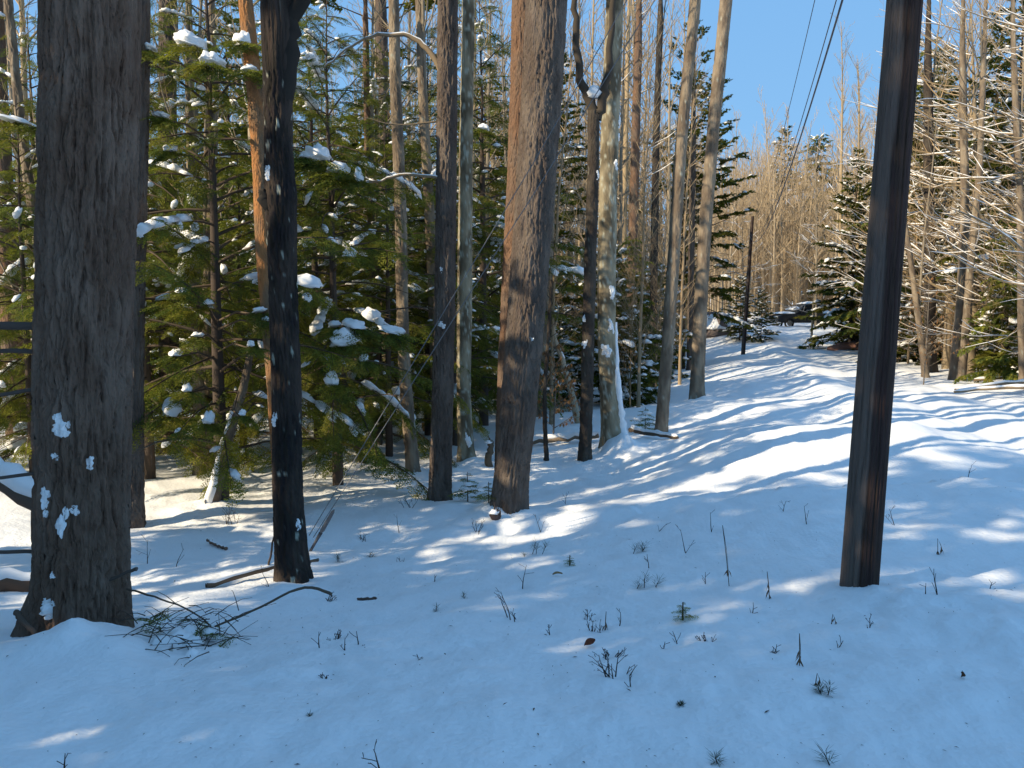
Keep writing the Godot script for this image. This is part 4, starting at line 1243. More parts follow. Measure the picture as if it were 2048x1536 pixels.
const SPRIG_WORDS := {
	"pine_seedling": ["pine seedling", "tuft of green pine needles poking from the snow"],
	"twig_shrub": ["shrub", "little leafless shrub of dark twigs"],
	"bare_twig": ["twig", "dark bare twig standing in the snow"],
	"dry_weed": ["weed", "bent dry brown weed"],
}
const SPRIG_LABELS := [
	"tall tuft of green pine needles near the bottom frame edge's middle",
	"tall tuft of green pine needles near the lower right corner",
	"tuft of green pine needles right of the tan oval leaf",
	"tall tuft of green pine needles behind the tan oval leaf",
	"tuft of green pine needles left of the tan oval leaf",
	"tuft of green pine needles in front of the leaning twin pines' foot",
	"tall tuft of green pine needles right of the tan oval leaf",
	"tiny tuft of green pine needles right of the red-brown curled leaf",
	"tall tuft of green pine needles in front of the utility pole",
	"tuft of green pine needles right of the black tree's foot",
	"tuft of green pine needles left of the straight dark pine's foot",
	"tall leafless shrub of dark twigs in front of the tan oval leaf",
	"leafless shrub of dark twigs behind the red-brown curled leaf",
	"dark bare twig right of the red-brown curled leaf",
	"tall leafless shrub of dark twigs in front of the red-brown curled leaf",
	"dark bare twig in front of the black tree's foot",
	"dark bare twig left of the tan oval leaf",
	"leafless shrub of dark twigs in front of the black tree's foot",
	"tall dark bare twig left of the tan oval leaf",
	"tall bent dry brown weed left of the utility pole",
	"tall bent dry brown weed right of the red-brown curled leaf",
	"tall bent dry brown weed in front of the utility pole",
	"bent dry brown weed in front of the utility pole",
	"tiny dark bare twig left of the utility pole",
	"tiny dark bare twig in front of the utility pole",
	"bent dry brown weed right of the red-brown curled leaf",
	"tall dark bare twig right of the utility pole",
	"dark bare twig right of the utility pole",
	"bent dry brown weed right of the utility pole",
	"tiny dark bare twig right of the red-brown curled leaf",
	"leafless shrub of dark twigs right of the red-brown curled leaf",
	"dark bare twig right of the tan oval leaf",
	"dark bare twig near the lower left corner",
	"tall dark bare twig near the bottom frame edge's middle",
	"tiny dark bare twig left of the red-brown curled leaf",
	"dark bare twig in front of the snow-plastered trunk",
	"dark bare twig right of the snow-plastered trunk",
	"dark bare twig behind the utility pole",
	"dark bare twig right of the dark forked tree's foot",
	"dark bare twig right of the leaning twin pines' foot",
	"tall dark bare twig right of the tan oval leaf",
	"dark bare twig near the lower right corner",
	"leafless shrub of dark twigs left of the straight dark pine's foot",
	"dark bare twig in front of the straight dark pine's foot",
	"leafless shrub of dark twigs left of the leaning twin pines' foot",
	"dark bare twig behind the tan oval leaf",
	"dark bare twig in front of the dark forked tree's foot",
	"leafless shrub of dark twigs behind the black tree's foot",
	"tall dark bare twig behind the huge pine's foot",
	"dark bare twig left of the utility pole",
	"tiny dark bare twig left of the leaning twin pines' foot",
	"leafless shrub of dark twigs in front of the straight dark pine's foot",
	"tiny tuft of green pine needles left of the tan oval leaf",
	"tiny dark bare twig right of the utility pole",
	"leafless shrub of dark twigs left of the tan oval leaf",
	"dark bare twig near the bottom frame edge's middle",
	"tall leafless shrub of dark twigs right of the red-brown curled leaf",
	"dark bare twig in front of the red-brown curled leaf",
	"leafless shrub of dark twigs in front of the tan oval leaf",
	"dark bare twig left of the black tree's foot",
	"leafless shrub of dark twigs right of the black tree's foot",
	"dark bare twig behind the huge pine's foot",
	"leafless shrub of dark twigs left of the dark forked tree's foot",
	"dark bare twig behind the red-brown curled leaf",
	"bent dry brown weed behind the red-brown curled leaf",
	"tuft of green pine needles in front of the black tree's foot",
	"tiny dark bare twig near the lower right corner",
	"leafless shrub of dark twigs left of the utility pole",
	"tiny dark bare twig right of the black tree's foot",
	"leafless shrub of dark twigs right of the huge pine's foot",
]


func build_sprigs() -> void:
	for k in SPRIGS.size():
		var s: Array = SPRIGS[k]
		var ms := twig_meshes(s[0], maxf(s[3], 0.06), 5000 + k)
		var w: Array = SPRIG_WORDS[s[0]]
		var o := thing(s[0], SPRIG_LABELS[k], w[0], ground_point(s[1], s[2]), 0.0, "sprigs poking through the near snow")
		part("stem", ms[0], M.twig, o)
		if ms[1]:
			part("needles" if s[0] == "pine_seedling" else "leaves", ms[1], M.needles if s[0] == "pine_seedling" else M.dead_leaf, o, "stuff")

func curled_leaf(col: Color, size: float) -> ArrayMesh:
	var b := Buf.new()
	var n := 7
	for k in n:
		var w := float(k) / (n - 1)
		var half := size * 0.28 * sin(PI * clampf(w * 0.94 + 0.03, 0, 1))
		var y := 0.01 + size * 0.10 * sin(w * PI)
		for j in 3:
			b.v.append(Vector3(size * (w - 0.5), y + (0.012 if j != 1 else 0.0), (j - 1) * half))
			b.c.append(col * (0.9 + 0.2 * (k % 2)))
	for k in n - 1:
		for j in 2:
			var p := k * 3 + j
			b.i.append(p); b.i.append(p + 3); b.i.append(p + 1)
			b.i.append(p + 1); b.i.append(p + 3); b.i.append(p + 4)
	return b.commit(false)

func log_thing(called: String, label: String, category: String, a: Vector3, c: Vector3, r0: float, r1: float, col: Color, snow: float, bend := 0.0) -> Node3D:
	var o := thing(called, label, category, a)
	var e := c - a
	var mid := e * 0.5 + Vector3(0, bend, 0)
	stub(o, "stem", [Vector3.ZERO, mid, e], r0, r1, col, M.wood, snow)
	return o

func build_litter() -> void:
	var lf := solo("fallen_leaf", "tan oval leaf lying flat on the snow", "leaf", curled_leaf(Color(0.30, 0.20, 0.10), 0.09), M.dead_leaf, ground_point(0.39, -6.44) + Vector3(0, 0.005, 0))
	lf.rotation.y = 0.25
	lf = solo("fallen_leaf", "curled red-brown leaf on the snow", "leaf", curled_leaf(Color(0.16, 0.06, 0.035), 0.08), M.dead_leaf, ground_point(0.46, -4.42) + Vector3(0, 0.015, 0))
	lf.rotation = Vector3(0.5, 0.6, 0.3)
	lf = solo("fallen_leaf", "small brown leaf scrap near the lower right corner", "leaf", curled_leaf(Color(0.10, 0.05, 0.03), 0.05), M.dead_leaf, ground_point(2.23, -3.71) + Vector3(0, 0.01, 0))
	lf.rotation = Vector3(0.9, 1.2, 0.2)
	# needles, seeds and bark crumbs sprinkled over the snow
	var crumbs := Buf.new()
	R.seed = 4242
	for k in 420:
		var d := lerpf(2.9, 9.5, pow(R.randf(), 1.3))
		var x := R.randf_range(-0.68, 0.68) * d
		var a := R.randf() * TAU
		var big := R.randf() < 0.12
		crumbs.lens(ground_point(x, -d) + Vector3(0, 0.004, 0), Vector3(cos(a), R.randf_range(0.0, 0.25), sin(a)).normalized(), Vector3(-sin(a), 0.1, cos(a)), R.randf_range(0.008, 0.02) * (2.0 if big else 1.0), 0.0045 if big else 0.0016, 0.002, Color(0.10, 0.065, 0.04) * R.randf_range(0.5, 1.3))
	var cr := MeshInstance3D.new()
	cr.name = "forest_litter"
	cr.mesh = crumbs.commit(false)
	cr.set_surface_override_material(0, M.dead_leaf)
	add_child(cr)
	tag(cr, "needles and bark crumbs sprinkled over the near snow", "litter", "", "stuff")
	# fallen stick behind the black tree, its upright twig and short pieces
	var lg := log_thing("fallen_stick", "long fallen stick lying behind the foot of the black tree", "stick", ground_point(-2.75, -6.75) + Vector3(0, 0.02, 0), ground_point(-1.95, -7.6) + Vector3(0.0, 0.10, 0), 0.026, 0.02, Color(0.13, 0.095, 0.07), 0.006, 0.03)
	stub(lg, "side_twig", [Vector3(0.42, 0.03, -0.45), Vector3(0.5, 0.4, -0.45), Vector3(0.62, 0.75, -0.5)], 0.011, 0.004, Color(0.08, 0.06, 0.05), M.wood)
	log_thing("broken_stick", "short broken stick in the snow left of the black tree", "stick", ground_point(-3.55, -8.8) + Vector3(0, 0.05, 0), ground_point(-3.22, -8.5) + Vector3(0, 0.02, 0), 0.022, 0.02, Color(0.14, 0.09, 0.065), 0.004)
	log_thing("broken_stick", "stubby dark stick half sunk right of the black tree", "stick", ground_point(-1.28, -6.2) + Vector3(0, 0.01, 0), ground_point(-1.13, -6.22) + Vector3(0, 0.01, 0), 0.013, 0.012, Color(0.10, 0.07, 0.055), 0.0)
	log_thing("broken_stick", "angled stick end left of the huge pine's foot", "stick", ground_point(-3.15, -4.75) + Vector3(0, 0.16, 0), ground_point(-3.0, -4.7) + Vector3(0, 0.02, 0), 0.02, 0.016, Color(0.12, 0.09, 0.07), 0.0)
	log_thing("rotten_log", "rotten brown log cut by the left frame edge", "log", ground_point(-5.3, -6.5) + Vector3(0, 0.08, 0), ground_point(-4.1, -6.8) + Vector3(0, 0.04, 0), 0.10, 0.09, Color(0.14, 0.085, 0.055), 0.02)
	log_thing("leaning_log", "snow-covered log leaning against the huge pine from the left", "log", Vector3(-6.2, gh(-6.2, -8.0) + 1.55, -8.0), Vector3(-4.62, gh(-4.62, -8.0) + 0.35, -8.0), 0.09, 0.11, Color(0.12, 0.09, 0.07), 0.07)
	# fallen hemlock branch by the huge pine's foot
	var fb := thing("fallen_branch", "fallen hemlock branch with green tips beside the huge pine's foot", "branch", ground_point(-1.9, -4.7))
	var st := SurfaceTool.new()
	st.begin(Mesh.PRIMITIVE_TRIANGLES)
	R.seed = 77
	stub(fb, "stem", [Vector3(-0.62, 0.26, -0.2), Vector3(-0.40, 0.22, -0.15), Vector3(-0.12, 0.14, -0.08), Vector3(0.05, 0.04, 0.0)], 0.007, 0.004, Color(0.09, 0.065, 0.05), M.wood)
	stub(fb, "stem", [Vector3(-0.1, 0.03, 0.0), Vector3(0.2, 0.10, -0.25), Vector3(0.45, 0.16, -0.5), Vector3(0.62, 0.07, -0.62)], 0.006, 0.011, Color(0.10, 0.075, 0.055), M.wood)
	var tw := Buf.new()
	for k in 96:
		var p := Vector3(R.randf_range(-0.46, 0.16), R.randf_range(0.0, 0.16), R.randf_range(-0.25, 0.42))
		var az := R.randf() * TAU
		var fd := Vector3(cos(az), R.randf_range(-0.2, 0.6), sin(az)).normalized()
		if k % 5 == 0:
			var zz := fd.cross(Vector3.UP).normalized()
			st.append_from(near_fronds[k % 4], 0, Transform3D(Basis(fd, zz.cross(fd), zz).scaled_local(Vector3.ONE * R.randf_range(0.16, 0.34)), p))
		tw.tube(PackedVector3Array([p, p + fd * 0.1, p + fd * 0.2 + Vector3(0, -0.02, 0), p + fd * R.randf_range(0.25, 0.36) + Vector3(0, -0.06, 0)]), PackedFloat32Array([0.004, 0.003, 0.002, 0.0015]), 3, Color(0.07, 0.055, 0.045))
	part("needles", st.commit(), M.needles, fb, "stuff")
	part("twigs", tw.commit(), M.twig, fb, "stuff")
	for k in 12:
		var l := part("snow_clump", lumps[k % 6], M.clump_snow, fb)
		l.position = Vector3(R.randf_range(-0.35, 0.1), R.randf_range(0.02, 0.08), R.randf_range(0.0, 0.4))
		l.scale = Vector3(1, 0.6, 0.8) * R.randf_range(0.05, 0.11)
		l.rotation.y = k
	# evergreen sprig and broken stub at the foot of the leaning pines
	for q in [[-0.62, -10.6, 0.42, "green hemlock sprig left of the leaning pine's foot"], [-0.30, -9.75, 0.26, "small dark sprig in front of the leaning pine's foot"], [3.0, -17.2, 0.55, "little snowy fir at the foot of the bank"], [5.3, -29.0, 0.9, "young dark fir on the bank between pale trunks"], [0.53, -6.9, 0.10, "mossy green tuft half buried right of centre"], [1.1, -4.82, 0.12, "dark green moss lump in front of the pole"]]:
		var o := thing("evergreen_sprig", q[3], "sprig", ground_point(q[0], q[1]), 0.0, "small evergreens on the snow")
		var s2 := SurfaceTool.new()
		s2.begin(Mesh.PRIMITIVE_TRIANGLES)
		var stem := Buf.new()
		stem.tube(PackedVector3Array([Vector3(0, -0.05, 0), Vector3(0, q[2], 0)]), PackedFloat32Array([0.01, 0.004]), 5, Color(0.08, 0.06, 0.05))
		for k in 12:
			var az := k * 2.4
			var fd := Vector3(cos(az), R.randf_range(-0.25, 0.35), sin(az)).normalized()
			var zz := fd.cross(Vector3.UP).normalized()
			s2.append_from(near_fronds[k % 4], 0, Transform3D(Basis(fd, zz.cross(fd), zz).scaled_local(Vector3.ONE * q[2] * 1.5 * (1.1 - k / 14.0)), Vector3(0, q[2] * (0.15 + k / 14.0), 0)))
		part("stem", stem.commit(), M.twig, o)
		part("needles", s2.commit(), M.needles, o, "stuff")
		if q[2] > 0.2:
			for k in 3:
				var l := part("snow_clump", lumps[k], M.clump_snow, o)
				l.position = Vector3(R.randf_range(-0.5, 0.5) * q[2], q[2] * R.randf_range(0.3, 0.8), R.randf_range(0.0, 0.4) * q[2])
				l.scale = Vector3(1, 0.5, 0.8) * q[2] * R.randf_range(0.14, 0.24)
	# stumps
	for q in [[-2.08, -18.2, 0.42, 0.07, Color(0.40, 0.22, 0.09), "splintered stump of bright orange wood"], [-3.4, -15.4, 0.34, 0.06, Color(0.09, 0.07, 0.055), "dark broken stump with a snow cap under the hemlock"], [-2.7, -15.4, 0.40, 0.06, Color(0.10, 0.08, 0.06), "dark jagged stump nearest the slender grey trunk"], [-0.42, -13.7, 0.42, 0.065, Color(0.13, 0.10, 0.07), "narrow stump left of the leaning pines' foot"], [-0.22, -9.35, 0.07, 0.06, Color(0.09, 0.065, 0.055), "snow-capped broken stub against the leaning pine's foot"]]:
		var o := thing("tree_stump", q[5], "stump", ground_point(q[0], q[1]))
		stub(o, "stem", [Vector3(0, -0.2, 0), Vector3(0.02, q[2] * 0.5, 0), Vector3(0.03, q[2], 0)], q[3] * 1.25, q[3] * 0.7, q[4], M.wood)
		for k in 4:
			stub(o, "splinter", [Vector3(0.03 + cos(k * 1.7) * q[3] * 0.5, q[2] - 0.05, sin(k * 1.7) * q[3] * 0.5), Vector3(0.04 + cos(k * 1.7) * q[3] * 0.6, q[2] + 0.05 + 0.04 * (k % 3), sin(k * 1.7) * q[3] * 0.6)], q[3] * 0.4, 0.004, q[4] * 1.15, M.wood)
		if q[4].r < 0.3:
			var l := part("snow_cap", lumps[1], M.clump_snow, o)
			l.position = Vector3(0.0, q[2] + 0.01, 0.02)
			l.scale = Vector3(q[3] * 1.1, q[3] * 0.7, q[3])
	# logs farther off
	log_thing("fallen_log", "snowy log lying behind the thin black sapling", "log", ground_point(0.2, -15.6) + Vector3(0, 0.1, 0), ground_point(1.75, -15.3) + Vector3(0, 0.12, 0), 0.06, 0.045, Color(0.20, 0.155, 0.11), 0.04)
	log_thing("fallen_log", "dead limb on the snow right of the snow-plastered trunk", "log", ground_point(2.35, -15.2) + Vector3(0, 0.16, 0), ground_point(3.05, -14.1) + Vector3(0, 0.02, 0), 0.05, 0.03, Color(0.12, 0.09, 0.065), 0.02)
	for q in [[11.3, -19.6, 13.6, -19.0, 0.05, "lower one of the bare fallen limbs by the right frame edge"], [11.9, -20.6, 15.0, -20.4, 0.07, "snow-lined fallen trunk by the right frame edge"], [13.6, -22.6, 16.5, -22.2, 0.06, "upper fallen limb behind the snow-lined trunk"]]:
		log_thing("fallen_log", q[5], "log", ground_point(q[0], q[1]) + Vector3(0, 0.12, 0), ground_point(q[2], q[3]) + Vector3(0, 0.3, 0), q[4] * 0.6, q[4], Color(0.24, 0.18, 0.11), 0.02, 0.05)
	# pale dead snag leaning behind the beech
	var sn := log_thing("leaning_snag", "pale dead snag leaning over the orange beech", "snag", ground_point(1.72, -19.6), Vector3(0.95, gh(0.95, -19.6) + 2.75, -19.6), 0.10, 0.05, Color(0.42, 0.34, 0.24), 0.012)
	stub(sn, "broken_limb", [Vector3(-0.7, 2.5, 0), Vector3(-0.9, 2.95, 0.05), Vector3(-0.95, 3.3, 0.1)], 0.04, 0.01, Color(0.40, 0.32, 0.22), M.wood)
	stub(sn, "broken_limb", [Vector3(-0.66, 2.4, 0), Vector3(-0.55, 2.8, 0.05), Vector3(-0.6, 3.1, 0.1)], 0.035, 0.01, Color(0.40, 0.32, 0.22), M.wood)
	# beech sapling holding its dead leaves
	for q in [[0.85, -15.9, 2.1, 900, "orange-leaved beech sapling between the dark tree and the leaning pine"], [-9.9, -13.6, 4.6, 150, "rusty-leaved beech beside the left frame edge"], [14.6, -20.0, 3.6, 420, "tan-leaved beech in front of the right frame edge trunks"], [12.6, -23.5, 3.4, 300, "tan-leaved beech beside the twin tree"]]:
		R.seed = int(q[3]) * 7
		var o := thing("beech_sapling", q[4], "sapling", ground_point(q[0], q[1]), 0.0, "beech saplings with dead leaves")
		var bw := Buf.new()
		var bf := Buf.new()
		var lv := Buf.new()
		var sty := style({"levels": 2, "kids": [0.0, 3.0], "flat": 0.6, "rmin": 0.0025, "cols": [Color(0.20, 0.16, 0.12)], "rise": [0, 0.15]})
		for m in 44:
			var az := R.randf() * TAU
			var y: float = q[2] * R.randf_range(0.12, 0.95)
			limb(bw, bf, null, Vector3(0, y, 0), Vector3(cos(az), 0.5, sin(az)), q[2] * 0.36 * (1.2 - y / q[2]), 0.007, 1, sty)
		bw.tube(PackedVector3Array([Vector3(0, -0.2, 0), Vector3(0.05, q[2] * 0.5, 0), Vector3(0, q[2], 0.05)]), PackedFloat32Array([0.022, 0.014, 0.004]), 6, Color(0.20, 0.17, 0.14))
		var src := bf.v
		for m in q[3]:
			var p: Vector3 = src[R.randi() % src.size()]
			var nd := Vector3(R.randf_range(-0.6, 0.6), -1, R.randf_range(-0.6, 0.6)).normalized()
			lv.lens(p, nd, Vector3(R.randf_range(-1, 1), 0.1, R.randf_range(-1, 1)).normalized(), R.randf_range(0.06, 0.10), 0.017, 0.008, Color(0.36, 0.165, 0.06).lerp(Color(0.34, 0.22, 0.11), R.randf()) * R.randf_range(0.8, 1.2))
		part("trunk", bw.commit(), M.twig, o)
		part("twigs", bf.commit(), M.twig, o, "stuff")
		part("leaves", lv.commit(false), M.dead_leaf, o, "stuff")

# ---------------------------------------------------------------- vehicle and rocks at the end of the lane
func box(b: Buf, lo: Vector3, hi: Vector3, bev: float) -> void:
	# a bevelled box: eight corners each cut back
	var st := BoxMesh.new()
	st.size = hi - lo
	var arr := st.get_mesh_arrays()
	var b0 := b.v.size()
	for k in arr[Mesh.ARRAY_VERTEX].size():
		var p: Vector3 = arr[Mesh.ARRAY_VERTEX][k]
		b.v.append(p + (lo + hi) * 0.5)
		b.n.append((arr[Mesh.ARRAY_NORMAL][k] + p.normalized() * bev).normalized())
	for k in arr[Mesh.ARRAY_INDEX]:
		b.i.append(b0 + k)

func profile(pts: Array, half: float, tuck: float) -> ArrayMesh:
	# side outline (x forward, y up) swept across the width, edges drawn in
	var st := SurfaceTool.new()
	st.begin(Mesh.PRIMITIVE_TRIANGLES)
	var pl := PackedVector2Array(pts)
	var tri := Geometry2D.triangulate_polygon(pl)
	var cen := Vector2.ZERO
	for p in pl: cen += p / pl.size()
	var lay := [[-half, tuck], [-half + tuck, 0.0], [half - tuck, 0.0], [half, tuck]]
	var ring := []
	for l in lay:
		var row := []
		for p in pl:
			var q: Vector2 = p + (cen - p).normalized() * l[1]
			row.append(Vector3(q.x, q.y, l[0]))
		ring.append(row)
	for l in 3:
		for k in pl.size():
			var k2 := (k + 1) % pl.size()
			for v in [ring[l][k], ring[l + 1][k], ring[l][k2], ring[l][k2], ring[l + 1][k], ring[l + 1][k2]]:
				st.set_smooth_group(-1)
				st.add_vertex(v)
	for k in tri.size() / 3:
		for e in 2:
			var o := [0, 1, 2] if e == 0 else [0, 2, 1]
			for m in o:
				st.set_smooth_group(-1)
				st.add_vertex(ring[0 if e == 0 else 3][tri[k * 3 + m]])
	st.generate_normals()
	return st.commit()

func build_car() -> void:
	var g := ground_point(22.9, -60.6)
	var c := thing("parked_pickup", "dark pickup truck under snow parked at the end of the lane", "truck", g + Vector3(0, -0.12, 0), deg_to_rad(188))
	var body := profile([Vector2(-2.7, 0.5), Vector2(-2.72, 1.0), Vector2(-2.6, 1.12), Vector2(0.75, 1.12), Vector2(1.0, 1.08), Vector2(2.4, 1.0), Vector2(2.62, 0.9), Vector2(2.66, 0.5), Vector2(2.3, 0.38), Vector2(-2.4, 0.38)], 0.95, 0.08)
	part("body", body, M.car_paint, c)
	var cab := part("cab", profile([Vector2(-1.15, 1.1), Vector2(-1.0, 1.75), Vector2(-0.8, 1.84), Vector2(0.25, 1.84), Vector2(0.5, 1.74), Vector2(1.15, 1.1)], 0.84, 0.1), M.car_paint, c)
	for s in [-1, 1]:
		var wn := Buf.new()
		box(wn, Vector3(-0.85, 1.2, s * 0.845 - 0.012), Vector3(0.55, 1.68, s * 0.845 + 0.012), 0.0)
		part("side_window", wn.commit(), M.car_glass, cab)
		var hl := Buf.new()
		box(hl, Vector3(2.58, 0.74, s * 0.68 - 0.18), Vector3(2.68, 0.92, s * 0.68 + 0.18), 0.3)
		part("headlight", hl.commit(), M.lamp_glass, c)
		var mr := Buf.new()
		box(mr, Vector3(0.72, 1.15, s * 1.05 - 0.11), Vector3(0.84, 1.36, s * 1.05 + 0.11), 0.4)
		part("mirror", mr.commit(), M.car_paint, c)
		for e in [-1.7, 1.7]:
			var ty := Buf.new()
			ty.tube(PackedVector3Array([Vector3(e, 0.36, s * 0.80), Vector3(e, 0.36, s * 0.82), Vector3(e, 0.36, s * 0.98), Vector3(e, 0.36, s * 1.0)]), PackedFloat32Array([0.30, 0.37, 0.37, 0.30]), 20, Color.WHITE)
			var wh := part("wheel", ty.commit(), M.rubber, c)
			var rm := Buf.new()
			rm.cap(Vector3(e, 0.36, s * 0.985), Vector3(0, 0, s), 0.22, 16, Color.WHITE)
			part("rim", rm.commit(), M.chrome, wh)
	var bp := Buf.new()
	box(bp, Vector3(2.55, 0.42, -0.92), Vector3(2.78, 0.62, 0.92), 0.4)
	part("bumper", bp.commit(), M.chrome, c)
	var gr := Buf.new()
	box(gr, Vector3(2.6, 0.68, -0.45), Vector3(2.68, 0.94, 0.45), 0.2)
	part("grille", gr.commit(), M.rubber, c)
	for q in [[1.75, 1.08, 1.0, 0.16, 0.92, "hood_snow"], [-0.25, 1.84, 0.85, 0.18, 0.85, "roof_snow"], [0.85, 1.42, 0.5, 0.22, 0.78, "windshield_snow"], [-1.95, 1.1, 0.8, 0.2, 0.9, "bed_snow"], [-0.2, 1.35, 0.95, 0.2, 0.86, "side_snow"]]:
		var l := part(q[5], lumps[int(q[0] * 3 + 9) % 6], M.clump_snow, c)
		l.position = Vector3(q[0], q[1], 0)
		l.scale = Vector3(q[2], q[3], q[4])
	# snowed-over boulder left of the lane's end and a brown mound under the spruce
	var ro := thing("boulder", "snow-covered boulder left of the lane's far end", "rock", ground_point(14.6, -55.0))
	var r1 := part("rock", lump_mesh(401, 0.4, 16, 10), M.stone, ro)
	r1.scale = Vector3(1.5, 1.3, 1.2)
	var r2 := part("snow_cap", lump_mesh(402, 0.25, 18, 12), M.clump_snow, ro)
	r2.position = Vector3(0.15, 0.55, 0.1)
	r2.scale = Vector3(1.35, 1.05, 1.1)
	var mo := thing("earth_mound", "reddish brown earth showing under the roadside spruce", "mound", ground_point(20.4, -46.2))
	part("earth", lump_mesh(403, 0.4, 16, 10), M.sand, mo).scale = Vector3(1.1, 0.45, 0.6)

# ---------------------------------------------------------------- forest
const LANDMARKS := [[-0.80, "the left frame edge"], [-0.575, "the huge pine"], [-0.29, "the black tree"], [-0.13, "the slender grey trunk"], [-0.09, "the straight dark pine"], [0.02, "the leaning pines"], [0.10, "the forked dark tree"], [0.135, "the snow-plastered trunk"], [0.205, "the foot-of-bank trunk"], [0.25, "the highest bank trunk"], [0.305, "the distant pole"], [0.37, "the parked truck"], [0.46, "the utility pole"], [0.58, "the twin tree"], [0.80, "the right frame edge"]]

func placed_label(what: String, x: float, d: float, sc: float, mid_sc: float, near_d: float, far_d: float) -> String:
	var k := 0
	while k < LANDMARKS.size() - 2 and LANDMARKS[k + 1][0] < x / d:
		k += 1
	var w := (d - near_d) / (far_d - near_d)
	return "%s %s between %s and %s, %s" % ["tall" if sc > mid_sc else "shorter", what, LANDMARKS[k][1], LANDMARKS[k + 1][1], "nearest row" if w < 0.35 else ("middle row" if w < 0.7 else "far back")]

func scatter(called: String, label: String, category: String, group: String, pool: Array, kind: String, n: int, sd: int, ok: Callable, xr: Array, dr: Array, sc: Array, gap: float, taken: Array) -> void:
	var g := RandomNumberGenerator.new()
	g.seed = sd
	var tries := 0
	var made := 0
	while made < n and tries < n * 40:
		tries += 1
		var d: float = lerpf(dr[0], dr[1], sqrt(g.randf()))
		var x := g.randf_range(xr[0], xr[1]) * d
		if not ok.call(x, d):
			continue
		var p := Vector2(x, -d)
		var clear := true
		for q in taken:
			if p.distance_squared_to(q) < gap * gap:
				clear = false
				break
		if not clear:
			continue
		taken.append(p)
		made += 1
		var turn := g.randf() * TAU
		var size := g.randf_range(sc[0], sc[1])
		plant_tree(called, placed_label(label, x, d, size, (sc[0] + sc[1]) * 0.5, dr[0], dr[1]), category, group, ground_point(x, -d), turn, size, pool[g.randi() % pool.size()], kind)

func lane(x: float, d: float) -> float:
	return x - (0.9 + 0.28 * d)

